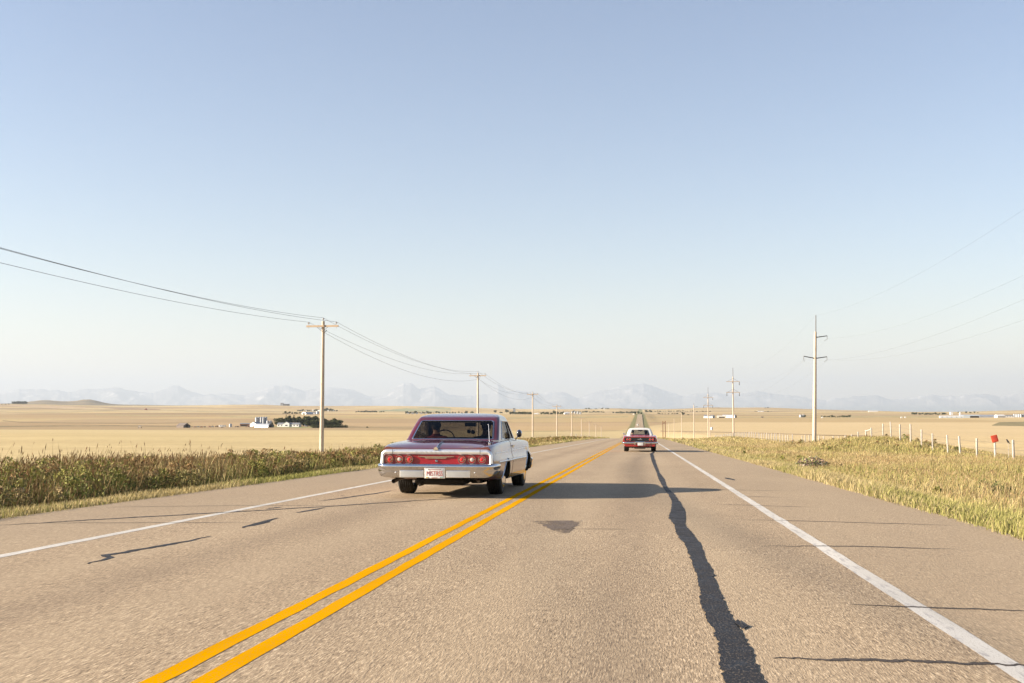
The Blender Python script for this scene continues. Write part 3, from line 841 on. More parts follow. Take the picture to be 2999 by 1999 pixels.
def seated(side_hand_r, side_hand_l, head=(0, .02, .70), turn=0.0, tall=1.0):
    """skeleton relative to the hip; +y is forward. turn = head yaw"""
    J = dict(pelvis=(0, 0, .09), belly=(0, -.02, .26), chest=(0, -.01, .42), neckb=(0, .0, .53), neck=(0, .01, .585), jaw=(0, head[1] + .015, head[2] - .045), head=head, crown=(0, head[1] - .01, head[2] + .085))
    Rd = dict(pelvis=(.17, .12), belly=(.16, .115), chest=(.185, .12), neckb=(.085, .075), neck=(.058, .058), jaw=(.070, .082), head=(.078, .094), crown=(.045, .055))
    E = [('pelvis', 'belly'), ('belly', 'chest'), ('chest', 'neckb'), ('neckb', 'neck'), ('neck', 'jaw'), ('jaw', 'head'), ('head', 'crown')]
    c, s_n = math.cos(turn), math.sin(turn)
    def hd(x, y, z): return (head[0] + x * c - y * s_n, head[1] + x * s_n + y * c, head[2] + z)
    J['nose'] = hd(0, .108, -.01); Rd['nose'] = .014; E.append(('head', 'nose'))
    J['chin'] = hd(0, .082, -.085); Rd['chin'] = .024; E.append(('jaw', 'chin'))
    for q, sx in (('l', -1), ('r', 1)):
        J['ear' + q] = hd(sx * .088, -.005, -.005); Rd['ear' + q] = (.010, .022); E.append(('head', 'ear' + q))
        J['sh' + q] = (sx * .185, -.01, .47); Rd['sh' + q] = .064; E.append(('chest', 'sh' + q))
        el, wr, hd_ = side_hand_l if sx < 0 else side_hand_r
        J['elbow' + q] = el; Rd['elbow' + q] = .046; E.append(('sh' + q, 'elbow' + q))
        J['wrist' + q] = wr; Rd['wrist' + q] = .030; E.append(('elbow' + q, 'wrist' + q))
        J['hand' + q] = hd_; Rd['hand' + q] = (.036, .022); E.append(('wrist' + q, 'hand' + q))
        d = (Vector(hd_) - Vector(wr)).normalized()
        sd = d.cross(Vector((0, 0, 1)))
        sd = sd.normalized() if sd.length > .1 else Vector((1, 0, 0))
        up = sd.cross(d)
        for f in range(4):
            o_ = sd * (f - 1.5) * .021
            ln_ = (.036, .043, .041, .032)[f]
            a = Vector(hd_) + d * .035 + o_; b = a + d * ln_ * .6 - up * ln_ * .45; e = b + d * .004 - up * ln_ * .7
            for nm, p, rr in (('a', a, .0095), ('b', b, .0088), ('c', e, .0075)):
                J[f'finger{q}{f}{nm}'] = tuple(p); Rd[f'finger{q}{f}{nm}'] = rr
            E += [('hand' + q, f'finger{q}{f}a'), (f'finger{q}{f}a', f'finger{q}{f}b'), (f'finger{q}{f}b', f'finger{q}{f}c')]
        tb = Vector(wr) + d * .03 - sd * sx * .036; te = tb + d * .045 - sd * sx * .014 - up * .012
        J['thumb' + q] = tuple(tb); Rd['thumb' + q] = .012; J['thumbt' + q] = tuple(te); Rd['thumbt' + q] = .009
        E += [('hand' + q, 'thumb' + q), ('thumb' + q, 'thumbt' + q)]
        J['hip' + q] = (sx * .10, .06, .08); Rd['hip' + q] = .085; E.append(('pelvis', 'hip' + q))
        J['knee' + q] = (sx * .14, .45, .17); Rd['knee' + q] = .062; E.append(('hip' + q, 'knee' + q))
        J['ankle' + q] = (sx * .12, .62, -.14); Rd['ankle' + q] = .040; E.append(('knee' + q, 'ankle' + q))
        J['toe' + q] = (sx * .13, .80, -.165); Rd['toe' + q] = (.042, .028); E.append(('ankle' + q, 'toe' + q))
    return J, E, Rd

def place_car(root, X, Y, yaw=0.0):
    z = float(road_z(Y + 2.7)); sl = (float(road_z(Y + 4.4)) - float(road_z(Y + 1.4))) / 3.0
    root.location = (X, Y, float(road_z(Y + 1.4)) - sl * 1.4 + .004)
    root.rotation_euler = (math.atan(sl), 0, yaw)

# ------------------------------------------------------------------ dark red sedan
CAR1 = (-3.352, 17.75, R(-1.15))
car = thing('classic_car', 'dark red classic two door hardtop seen from behind in the left lane', 'car')
place_car(car, *CAR1)
def prof1(w, zb, zm, zs, zd):
    return [(0, zb), (.55 * w, zb), (.88 * w, zb + .005), (.955 * w, zb + .05), (.985 * w, (zb + zm) / 2), (1.0 * w, zm - .03), (.998 * w, zm + .02), (.975 * w, zm + .10), (.945 * w, zs - .05), (.915 * w, zs - .008), (.86 * w, zs), (.76 * w, (zs * .7 + zd * .3) - .004), (.52 * w, zd * .8 + zs * .2 - .004), (.26 * w, zd - .003), (0, zd)]
st1 = [(.10, .950, .44, .60, .838, .800), (.17, .962, .42, .60, .850, .822), (.30, .978, .38, .60, .866, .860), (.6, .99, .29, .60, .888, .905), (1.2, 1.0, .25, .60, .915, .945), (1.9, 1.0, .24, .60, .935, .955),
       (3.4, 1.0, .24, .60, .94, .955), (3.9, 1.0, .24, .60, .935, .965), (4.5, .995, .25, .60, .92, .945), (4.95, .985, .30, .60, .895, .895), (5.12, .96, .38, .60, .865, .855), (5.2, .90, .44, .60, .83, .82)]
sh1 = CarShell(st1, prof1, 4)
def side_x(sh, y, z):
    h = sh.half(y); k = np.argmax(h[:, 0]); lo, hi = h[:k + 1], h[k:]
    return float(np.interp(z, lo[:, 1], lo[:, 0])) if z <= h[k, 1] else float(np.interp(z, hi[:, 1], hi[:, 0]))
ys = sorted(set([.10, .125, .15, .2] + list(np.arange(.3, 5.0, .1)) + [5.0, 5.05, 5.1, 5.15, 5.2]))
body = sh1.body(ys).build('body', M['maroon'], None, angle=32)
cs = [cutter_cyl(s * .60, s * 1.3, yy, zz, .375) for yy, zz in ((1.45, .255), (4.47, .335)) for s in (-1, 1)] + [cutter_box((0, 2.62, .78), (1.50, 1.84, .90))]
cut(body, cs); body.parent = car
K = 4
sh1.panel(list(np.arange(.14, 1.26, .08)), 11 * K, 14 * K, 0).build('boot_lid', M['maroon'], car)
for s in (-1, 1):
    dr = sh1.panel(list(np.arange(2.12, 3.50, .12)), 3 * K, 9 * K + 2, s).build('door', M['maroon'], car)
    h = MB(); h.rbox((s * .975, 2.30, .835), (.03, .15, .022), .008); h.rbox((s * .968, 2.345, .822), (.02, .05, .05), .008)
    h.build('handle', M['chrome'], dr)
sh1.panel(list(np.arange(3.86, 4.96, .1)), 11 * K, 14 * K, 0).build('bonnet', M['maroon'], car)
# tail
mb = MB(); mb.prism([(-.872, .552), (.872, .552), (.872, .712), (-.872, .712)], 'y', .082, .12); mb.build('tail_panel', M['sunlit_maroon'], car)
out, inn = [], []
for k in range(9):
    a = math.pi - k / 8 * math.pi / 2
    out.append((-.828 + .108 * math.cos(a), .682 + .115 * math.sin(a))); inn.append((-.840 + .045 * math.cos(a), .672 + .040 * math.sin(a)))
out = [(-.945, .565)] + out; inn = [(-.885, .565)] + inn
out += [(-x, z) for x, z in out[::-1]]; inn += [(-x, z) for x, z in inn[::-1]]
mb = MB(); n = len(out)
def crown_band(f): return -.012 * math.sin(f * math.pi)
prof = [(0, .10), (0, .070), (.12, .056), (.5, .046), (.88, .056), (1, .070), (1, .11)]
V = []
for (xo, zo), (xi, zi) in zip(out, inn):
    V += [(xo + (xi - xo) * f, yy, zo + (zi - zo) * f) for f, yy in prof]
m_ = len(prof); mb.add(V, [(i * m_ + k, i * m_ + k + 1, (i + 1) * m_ + k + 1, (i + 1) * m_ + k) for i in range(n - 1) for k in range(m_ - 1)] + [tuple(range(m_)), tuple(range((n - 1) * m_, n * m_))[::-1]])
band = mb.build('trim_band', M['silver_trim'], car, angle=50)
for s in (-1, 1):
    m2_ = MB(); m2_.box((s * .735, .044, .752), (.006, .004, .086)); m2_.build('seam', M['black'], band)
text_mesh('lettering', 'CHEVROLET', .042, (-.02, .0455, .748), 'bright_metal', band, width=.66, spacing=2.4)
for i, x in enumerate((-.787, -.622, -.456, .430, .597, .765)):
    tl = bpy.data.objects.new('taillight', None); COL.objects.link(tl); tl.parent = car; tl.location = (x, .074, .632); tl.empty_display_size = .05
    mb = MB(); mb.lathe([(.058, .012), (.066, .010), (.068, -.012), (.064, -.022), (.058, -.022), (.056, -.006)], (0, 0, 0), 'y', 32, closed=True); mb.build('bezel', M['chrome'], tl)
    mb = MB(); mb.lathe([(.0575, .008), (.0575, -.010), (.045, -.016), (.020, -.018)], (0, 0, 0), 'y', 28); mb.build('lens', M['lens'], tl)
    mb = MB(); mb.lathe([(.030, -.012), (.037, -.014), (.037, -.028), (.029, -.028)], (0, 0, 0), 'y', 24, closed=True)
    for s in (-1, 1): mb.box((s * .047, -.018, 0), (.024, .012, .009))
    mb.build('ring', M['chrome'], tl)
    mb = MB(); mb.lathe([(.029, -.010), (.029, -.026), (.020, -.031), (.008, -.033)], (0, 0, 0), 'y', 24); mb.build('centre_lens', M['lens_clear' if i in (1, 4) else 'lens'], tl)
mb = MB(); mb.prism([(-.31, .681), (.30, .683), (.30, .673), (.20, .668), (-.20, .666), (-.31, .674)], 'y', .062, .085)
mb.prism([(-.20, .664), (.18, .664), (.155, .644), (-.175, .644)], 'y', .066, .085)
bd = mb.build('badge', M['chrome'], car)
text_mesh('lettering', 'IMPALA', .02, (-.10, .0655, .654), 'plate_red', bd, width=.12)
mb = MB(); mb.lathe([(.022, 0), (.022, -.018), (.012, -.026)], (0, .086, .603), 'y', 20); mb.build('boot_lock', M['chrome'], car)
text_mesh('lettering', 'Impala SS', .04, (.50, .125, .838), 'chrome', car, width=.20)
# spear down the middle of the boot lid
mb = MB(); P = []
for k in range(12):
    y = .055 + .62 * k / 11
    P.append((-.005, y, float(sh1.f[4](max(y, .1))) + .010 - (.02 if y < .1 else 0)))
mb.tube(P, [.020, .017, .014] + [.011] * 6 + [.009, .007, .004], 8)
mb.prism([(-.05, .788), (.04, .788), (.012, .835), (-.022, .835)], 'y', .04, .07)
mb.build('boot_spear', M['chrome'], car)
# bumper: profile swept round the tail
path = [(.0, .0, 0), (.30, .002, 0), (.60, .008, 0), (.80, .018, 8), (.875, .036, 25), (.935, .080, 55), (.962, .145, 78), (.972, .26, 88), (.975, .45, 90)]
prof = [(-.075, .545), (-.02, .558), (.015, .560), (.034, .552), (.044, .536), (.048, .512), (.044, .496), (.036, .486), (.037, .44), (.034, .40), (.022, .362), (.004, .338), (-.03, .330), (-.075, .335)]
mb = MB(); V = []; full = [(-x, y, -a) for x, y, a in path[:0:-1]] + path
for x, y, a in full:
    nx, ny = math.sin(R(a)), -math.cos(R(a))
    k = .82 + .18 * math.cos(R(a))
    V += [(x + nx * d, y + ny * d, .56 - (.56 - z) * k) for d, z in prof]
m_ = len(prof); n = len(full)
mb.add(V, [(i * m_ + k, i * m_ + k + 1, (i + 1) * m_ + k + 1, (i + 1) * m_ + k) for i in range(n - 1) for k in range(m_ - 1)])
bump = mb.build('rear_bumper', M['chrome'], car, angle=60)
for s in (-1, 1):
    mb = MB(); mb.rbox((s * .387, -.042, .396), (.40, .018, .112), .006)
    for k in range(4): mb.rbox((s * .387, -.053, .356 + .027 * k), (.385, .012, .011), .004)
    mb.build('ribbed_plate', M['bright_metal'], bump)
    MB().ball((s * .66, -.042, .418), (.012, .010, .012), 6).build('bolt', M['bright_metal'], bump)
mb = MB(); mb.rbox((0, -.043, .412), (.345, .02, .178), .012); mb.build('plate_recess', M['bright_metal'], bump)
pl = MB().rbox((0, -.060, .405), (.30, .008, .152), .005).build('licence_plate', M['plate'], car)
text_mesh('lettering', 'MISTRSS', .112, (0, -.0655, .402), 'plate_red', pl, width=.268)
mb = MB(); mb.box((-.127, -.0655, .343), (.028, .003, .014)); mb.build('sticker', M['yellow_tab'], pl)
mb = MB(); mb.box((.118, -.0655, .343), (.030, .003, .012)); mb.build('sticker', M['green_tab'], pl)
for z, w_ in ((.469, .19), (.337, .10)): MB().box((0, -.0655, z), (w_, .003, .008)).build('caption', M['lens_dark'], pl)
for x in (-.10, .10):
    for z in (.337, .470): MB().ball((x, -.066, z), .008, 6).build('bolt', M['steel_dark'], pl)
for s in (-1, 1):
    mb = MB()
    for x in (-.787, -.622, -.456): mb.rbox((x * -s if s > 0 else x, .03, .557), (.115, .03, .014), .006)
    mb.build('bumper_guard_strip', M['chrome'], car)
# underside
mb = MB(); mb.rbox((-.02, .78, .255), (.86, .62, .12), .07); mb.box((0, .78, .325), (1.5, .75, .03)); mb.build('fuel_tank', M['under'], car)
mb = MB(); mb.tube([(-.76, 1.45, .335), (.76, 1.45, .335)], .045, 10); mb.ball((0, 1.45, .33), (.15, .16, .15), 8); mb.box((.50, 1.3, .25), (.16, .5, .10)); mb.box((-.42, 1.25, .26), (.1, .5, .08)); mb.build('rear_axle', M['under'], car)
mb = MB(); mb.box((0, 2.9, .23), (1.2, 3.2, .05)); mb.build('floor_pan', M['under'], car)
mb = MB(); mb.tube([(-.60, .95, .30), (-.62, .50, .335), (-.66, .30, .315), (-.735, .12, .265)], [.030, .030, .034, .036], 12, cap=False); mb.tube([(-.33, .55, .20), (-.33, .30, .20)], .022, 10); mb.build('exhaust_pipe', M['steel_dark'], car)
mb = MB(); mb.tube([(.60, .95, .30), (.60, .45, .335), (.64, .28, .30), (.70, .14, .27)], [.024, .024, .022, .022], 12); mb.build('exhaust_pipe', M['steel_dark'], car)
for s in (-1, 1):
    wheel(car, s * .790, 1.45, .345, .25, s)
    wheel(car, s * .790, 4.47, .340, .23, s)
    mb = MB(); mb.tube([(s * (side_x(sh1, y, .585) + .006), y, .585 + (y - .5) * .004) for y in np.arange(.46, 4.05, .12)], .016, 8); mb.build('side_trim', M['silver_trim'], car)
    mb = MB(); mb.tube([(s * (side_x(sh1, y, .735 + (y - .5) * .012) + .004), y, .735 + (y - .5) * .012) for y in np.arange(.3, 4.9, .12)], .005, 6); mb.build('side_crease_trim', M['bright_metal'], car)
    for yc, zc in ((4.47, .335), (1.45, .255)):
        MB().tube([(s * (side_x(sh1, yc + .375 * math.cos(a), max(.3, zc + .375 * math.sin(a))) + .002), yc + .375 * math.cos(a), zc + .375 * math.sin(a)) for a in np.linspace(.1, math.pi - .1, 24)], .008, 6).build('arch_trim', M['chrome'], car)
mb = MB(); V = []
for x, y, a in [(-x, y, -a) for x, y, a in path[:0:-1]] + path:
    nx, ny = math.sin(R(a)), -math.cos(R(a)); V += [(x + nx * d, 5.30 - (y + ny * d), z) for d, z in prof]
mb.add(V, [(i * m_ + k, i * m_ + k + 1, (i + 1) * m_ + k + 1, (i + 1) * m_ + k) for i in range(n - 1) for k in range(m_ - 1)])
mb.build('front_bumper', M['chrome'], car, angle=60)
# greenhouse
gh = House([(0, .935, .835, 1.33, 3.80), (1, .985, .825, 1.43, 3.70), (2, 1.12, .800, 1.63, 3.48), (3, 1.25, .772, 1.84, 3.28), (3.5, 1.300, .760, 1.93, 3.20), (4, 1.343, .743, 2.01, 3.13), (5, 1.378, .712, 2.16, 3.05), (6, 1.412, .625, 2.42, 2.96), (7, 1.432, .38, 2.66, 2.86)], rr=.08)
def q_r(a, b, n): return list(np.linspace(a, b, n))
TA, TB = .55, 3.35
tw = q_r(TA, TB, 14)
def roofshell(gh, TA, TB, win_q, side_q, front_q, mat, parent, tmax=7, base_q=0.0):
    mb = MB()
    def patch(ts, qs):
        for s in (-1, 1):
            p = gh.patch(ts, qs, s); mb.add(p.v, p.f)
    patch(q_r(0, TA, 5), q_r(base_q, 1, 90))
    patch(q_r(TB, tmax, 22), q_r(0, .30, 14) + q_r(.315, .42, 9) + q_r(.44, .64, 8) + q_r(.65, .72, 6) + q_r(.75, 1, 10))
    for a, b in ((win_q, side_q[0]), (side_q[1], front_q)): patch(tw, q_r(a, b, 18))
    # closing top
    ring = [gh.point(tmax, q) for q in q_r(0, 1, 30)]
    ring = ring + [Vector((-p.x, p.y, p.z)) for p in ring[-2:0:-1]]
    mb.add([*ring, Vector((0, sum(p.y for p in ring) / len(ring), ring[0].z + .003))], [(k, (k + 1) % len(ring), len(ring)) for k in range(len(ring))])
    o = mb.build('roof', M[mat], parent, angle=50)
    return o
WQ, SQ, FQ = .291, (.455, .622), .735
roof = roofshell(gh, TA, TB, WQ, SQ, FQ, 'maroon', car)
def glass_patch(name, gh, qs, sides, mat, parent, out=-.006):
    mb = MB()
    for s in sides:
        p = gh.patch(tw, qs, s, out); mb.add(p.v, p.f)
    return mb.build(name, M[mat], parent, angle=180)
def frame_tube(gh, q0, q1, t0, t1, side, mb, r=.010, out=.003, mirror_join=False):
    """rounded frame round a window; mirror_join runs across the middle"""
    n = 10; c = .12
    pts = [(q1, t) for t in q_r(t0 + .25, t1 - .25, n)]
    P = []
    if mirror_join:
        lo = [(q, t0) for q in q_r(0, q1 - .022, n)]; cor = [(q1 - .022 * (1 - math.sin(a)), t0 + .25 * (1 - math.cos(a))) for a in np.linspace(.2, math.pi / 2, 5)]
        up = [(q1 - .022 * (1 - math.cos(a)), t1 - .25 * (1 - math.sin(a))) for a in np.linspace(0, math.pi / 2 - .1, 5)]; hi = [(q, t1) for q in q_r(q1 - .022, 0, n)]
        half = [gh.point(t, q) for q, t in lo + cor + pts + up + hi]
        P = half + [Vector((-p.x, p.y, p.z)) for p in half[-2:0:-1]] + [half[0]]
    else:
        seq = [(q, t0) for q in q_r(q0, q1, n)] + [(q1, t) for t in q_r(t0, t1, n)] + [(q, t1) for q in q_r(q1, q0, n)] + [(q0, t) for t in q_r(t1, t0, n)]
        P = [gh.point(t, q) for q, t in seq]
        if side < 0: P = [Vector((-p.x, p.y, p.z)) for p in P]
    mb.tube(P, r, 6, cap=False)
rw = glass_patch('rear_window', gh, q_r(0, WQ, 20), (-1, 1), 'glass', car)
mb = MB(); frame_tube(gh, 0, WQ, TA, TB, 1, mb, .011, mirror_join=True); mb.build('window_frame', M['chrome'], rw)
ws = glass_patch('windscreen', gh, q_r(FQ, 1, 20), (-1, 1), 'glass_clear', car)
for s in (-1, 1):
    sg = glass_patch('side_window', gh, q_r(SQ[0], SQ[1], 10), (s,), 'glass', car)
    mb = MB(); frame_tube(gh, SQ[0], SQ[1], TA, TB, s, mb, .010); 
    P = [gh.point(t, .575) for t in q_r(TA, TB, 8)]; mb.tube([Vector((s * p.x, p.y, p.z)) for p in P], .007, 6); mb.build('window_frame', M['chrome'], sg)
# cabin
mb = MB()
for c, sz in (((0, 2.62, .335), (1.48, 1.82, .01)), ((-.742, 2.62, .63), (.01, 1.82, .58)), ((.742, 2.62, .63), (.01, 1.82, .58)), ((0, 3.525, .63), (1.48, .01, .58)), ((0, 1.712, .63), (1.48, .01, .58))): mb.box(c, sz)
mb.rbox((0, 1.62, .955), (1.30, .34, .03), .05); mb.rbox((0, 3.56, .95), (1.42, .30, .06), .06)
# dark headlining under the roof
for s in (-1, 1):
    hl = gh.patch(q_r(TB + .15, 7, 8), q_r(0, 1, 40), s); mb.add([(x * .95, 2.62 + (y - 2.62) * .95, z - .035) for x, y, z in hl.v], hl.f)
mb.build('interior', M['interior'], car)
mb = MB(); mb.rbox((0, 2.42, .68), (1.38, .18, .56), .06, rot=(R(-10), 0, 0)); mb.rbox((0, 2.72, .46), (1.38, .60, .2), .06); mb.build('front_seat', M['interior'], car)
mb = MB(); mb.rbox((0, 1.80, .66), (1.38, .18, .52), .06, rot=(R(-12), 0, 0)); mb.rbox((0, 2.06, .44), (1.38, .42, .18), .06); mb.build('rear_seat', M['interior'], car)
mb = MB(); mb.tube([(-.48 + .20 * math.cos(a), 3.12 + .05 * math.sin(a), .93 + .19 * math.sin(a)) for a in np.linspace(0, 2 * math.pi, 33)], .012, 8, cap=False)
mb.tube([(-.42, 3.12, .93), (-.42, 3.45, .84)], .02, 8); mb.tube([(-.62, 3.12, .93), (-.22, 3.12, .93)], .010, 6); mb.build('steering_wheel', M['black'], car)
mb = MB(); mb.rbox((.03, 3.16, 1.225), (.235, .03, .07), .012); mb.tube([(.03, 3.17, 1.26), (.03, 3.2, 1.33)], .010, 6); mb.build('rear_view_mirror', M['black'], car)
mb = MB(); mb.rbox((.45, 3.02, 1.262), (.42, .02, .10), .01, rot=(R(20), 0, 0)); mb.build('sun_visor', M['interior'], car)
mb = MB(); b_ = (.862, 3.52, .955); mb.tube([b_, (.90, 3.50, 1.00)], .011, 8); mb.ball((.93, 3.49, 1.055), (.055, .035, .075), 10); mo = mb.build('door_mirror', M['chrome'], car)
mb = MB(); mb.ball((.93, 3.482, 1.055), (.048, .032, .066), 8); mb.build('mirror_glass', M['dark_glass'], mo)
mb = MB(); mb.lathe([(.020, 0), (.022, .02), (.010, .035)], (.815, .52, .882), 'z', 12); mb.tube([(.815, .52, .90), (.800, .56, 1.05), (.785, .60, 1.215)], [.0045, .0035, .003], 6); mb.ball((.785, .60, 1.217), .006, 5); mb.build('aerial', M['chrome'], car)

def seat_person(root, local, J, E, Rd, label, shirt, hair, hs=(.088, .108, .105), lean=0.0, neck=.56):
    p = person('person', label, (0, 0, 0), 0, J, E, Rd, shirt, hair, neck, hs)
    p.matrix_world = root_matrix(root) @ Matrix.Translation(local) @ Euler((0, lean, 0)).to_matrix().to_4x4()
    return p
def root_matrix(root): return Matrix.Translation(root.location) @ root.rotation_euler.to_matrix().to_4x4()
J, E, Rd = seated(((.30, .18, .30), (.24, .38, .42), (.20, .44, .455)), ((-.30, .14, .22), (-.20, .40, .36), (-.15, .46, .37)))
seat_person(car, (-.53, 2.58, .48), J, E, Rd, 'driver in a dark red shirt at the wheel of the dark red car', 'red_shirt', 'hair', neck=.57)
J, E, Rd = seated(((.28, .06, .22), (.22, .30, .14), (.20, .36, .13)), ((-.27, .05, .22), (-.18, .30, .14), (-.16, .36, .13)))
seat_person(car, (.36, 2.60, .47), J, E, Rd, 'passenger as a dark shape beside the driver of the dark red car', 'dark_shirt', 'hair', neck=.57, lean=R(5))
# soft dice on a string
dc = thing('hanging_dice', 'pair of soft round dice hanging from the mirror in the dark red car', 'dice')
dc.matrix_world = root_matrix(car) @ Matrix.Translation((.04, 3.13, 1.08))
for k, (dx, dz) in enumerate(((-.04, .012), (.04, .0))):
    mb = MB(); mb.rbox((dx, 0, dz), (.07, .07, .068), .022, rot=(.2, .3, .4 + k)); d_ = mb.build('die', M['dark_shirt'], dc)
    mb = MB(); mb.tube([(dx, 0, dz + .03), (-.01, .02, .13)], .003, 5); mb.build('string', M['dark_shirt'], d_)

# ------------------------------------------------------------------ bright red car further on
car2 = thing('classic_car', 'bright red fastback with white vinyl roof further ahead in the right lane', 'car')
place_car(car2, -.05, 60.9, R(.0))
def prof2(w, zb, zm, zs, zd):
    return [(0, zb), (.55 * w, zb), (.86 * w, zb + .01), (.93 * w, zb + .07), (.97 * w, (zb + zm) / 2), (1.0 * w, zm), (.99 * w, zm + .08), (.965 * w, zs - .09), (.93 * w, zs - .025), (.86 * w, zs), (.74 * w, zs * .75 + zd * .25 - .002), (.45 * w, zd - .004), (.2 * w, zd - .001), (0, zd)]
st2 = [(.08, .93, .36, .62, .80, .815), (.2, .945, .33, .62, .84, .845), (.5, .96, .29, .62, .885, .87), (1.2, .965, .26, .63, .925, .90), (1.9, .965, .25, .62, .915, .915), (3.3, .965, .24, .60, .90, .915), (4.1, .965, .25, .60, .895, .905), (4.8, .95, .28, .60, .86, .86), (5.12, .93, .34, .60, .80, .79), (5.24, .90, .40, .58, .74, .74)]
sh2 = CarShell(st2, prof2, 4)
b2 = sh2.body(sorted(set([.08, .11, .14] + list(np.arange(.2, 5.2, .12)) + [5.2, 5.24]))).build('body', M['red'], None, angle=32)
cut(b2, [cutter_cyl(s * .58, s * 1.3, yy, .35, .385) for yy in (1.40, 4.37) for s in (-1, 1)] + [cutter_box((0, 2.72, .78), (1.40, 1.7, .9))]); b2.parent = car2
sh2.panel(list(np.arange(.16, 1.2, .1)), 10 * K, 13 * K, 0).build('boot_lid', M['red'], car2)
for s in (-1, 1): sh2.panel(list(np.arange(2.15, 3.5, .15)), 3 * K, 8 * K + 2, s).build('door', M['red'], car2)
ol = [(-.85, .74), (-.80, .795), (.80, .795), (.85, .74), (.83, .60), (.72, .575), (-.72, .575), (-.83, .60)]
mb = MB(); mb.prism([(x * 1.06, .685 + (z - .685) * 1.30) for x, z in ol], 'y', .035, .09); mb.build('tail_surround', M['red'], car2)
tp = MB().prism(ol, 'y', .022, .05).build('tail_panel', M['black'], car2)
for i, x in enumerate((-.69, -.545, .555, .71)):
    tl = bpy.data.objects.new('taillight', None); COL.objects.link(tl); tl.parent = car2; tl.location = (x, .02, .685); tl.empty_display_size = .05
    MB().lathe([(.058, .0), (.066, -.004), (.066, -.020), (.056, -.020)], (0, 0, 0), 'y', 24, closed=True).build('bezel', M['chrome'], tl)
    MB().lathe([(.056, .0), (.056, -.012), (.03, -.020), (.010, -.022)], (0, 0, 0), 'y', 24).build('lens', M['lens'], tl)
mb = MB(); mb.rbox((.0, .018, .69), (.26, .012, .022), .004); mb.rbox((.03, .018, .735), (.03, .012, .03), .006); mb.build('badge', M['bright_metal'], car2)
path2 = [(0, .0, 0), (.2, .0, 0), (.30, .0, 0), (.6, .01, 0), (.82, .03, 12), (.91, .08, 45), (.95, .17, 75), (.965, .32, 88)]
prof_b = [(-.05, .565), (.0, .568), (.03, .555), (.04, .53), (.036, .49), (.02, .455), (-.05, .45)]
mb = MB(); V = []; full = [(-x, y, -a) for x, y, a in path2[:0:-1]] + path2
for x, y, a in full:
    nx, ny = math.sin(R(a)), -math.cos(R(a)); dz = -.025 * (1 - sstep(.2, .32, abs(x)))
    V += [(x + nx * d, y + ny * d - .01, z - .015 + (.03 if abs(x) < .25 else 0)) for d, z in prof_b]
m_ = len(prof_b); n = len(full)
mb.add(V, [(i * m_ + k, i * m_ + k + 1, (i + 1) * m_ + k + 1, (i + 1) * m_ + k) for i in range(n - 1) for k in range(m_ - 1)])
bp2 = mb.build('rear_bumper', M['chrome'], car2, angle=60)
for s in (-1, 1): MB().rbox((s * .27, -.05, .455), (.045, .05, .20), .012).build('bumper_guard', M['chrome'], bp2)
MB().prism([(-.86, .445), (.86, .445), (.80, .30), (-.80, .30)], 'y', .02, .12).build('valance', M['red'], car2)
pl2 = MB().rbox((.03, -.045, .43), (.31, .008, .155), .006).build('licence_plate', M['plate'], car2)
mb = MB(); mb.rbox((0, .45, .235), (.62, .5, .13), .05); mb.build('fuel_tank', M['steel_dark'], car2)
mb = MB(); mb.tube([(-.74, 1.40, .32), (.74, 1.40, .32)], .045, 8); mb.ball((0, 1.4, .32), (.14, .15, .14), 8); mb.box((0, 2.6, .24), (1.3, 3.2, .06)); mb.build('rear_axle', M['under'], car2)
for s in (-1, 1):
    mb = MB(); mb.tube([(s * .42, .9, .26), (s * .42, .3, .25), (s * .42, .10, .235)], .032, 10, cap=False); mb.build('exhaust_pipe', M['bright_metal'], car2)
    wheel(car2, s * .765, 1.40, .335, .25, s); wheel(car2, s * .765, 4.37, .335, .24, s)
gh2 = House([(0, .90, .745, 1.10, 3.62), (1, .945, .735, 1.20, 3.52), (2, 1.06, .700, 1.44, 3.34), (3, 1.18, .655, 1.70, 3.16), (3.5, 1.232, .63, 1.84, 3.08), (4, 1.27, .60, 1.95, 3.0), (5, 1.305, .52, 2.1, 2.9), (6, 1.325, .40, 2.3, 2.78), (7, 1.335, .2, 2.5, 2.66)], rr=.14)
roofshell(gh2, TA, TB, .27, (.47, .622), .735, 'vinyl', car2, base_q=.27)
mb = MB()
for s in (-1, 1): p = gh2.patch(q_r(0, TA, 5), q_r(0, .27, 16), s); mb.add(p.v, p.f)
mb.build('rear_deck', M['red'], car2, angle=60)
rw2 = glass_patch('rear_window', gh2, q_r(0, .27, 16), (-1, 1), 'glass_clear', car2)
mb = MB(); frame_tube(gh2, 0, .27, TA, TB, 1, mb, .010, mirror_join=True); mb.build('window_frame', M['bright_metal'], rw2)
glass_patch('windscreen', gh2, q_r(.735, 1, 16), (-1, 1), 'glass_clear', car2)
for s in (-1, 1): glass_patch('side_window', gh2, q_r(.47, .622, 10), (s,), 'glass_clear', car2)
mb = MB()
for c, sz in (((0, 2.72, .335), (1.38, 1.68, .01)), ((-.692, 2.72, .62), (.01, 1.68, .56)), ((.692, 2.72, .62), (.01, 1.68, .56)), ((0, 3.555, .62), (1.38, .01, .56)), ((0, 1.882, .62), (1.38, .01, .56))): mb.box(c, sz)
mb.rbox((0, 3.45, .93), (1.36, .24, .06), .05); mb.build('interior', M['interior'], car2)
mb = MB(); mb.rbox((-.38, 2.42, .66), (.56, .16, .56), .05, rot=(R(-10), 0, 0)); mb.rbox((-.38, 2.72, .44), (.56, .55, .18), .05); mb.build('driver_seat', M['interior'], car2)
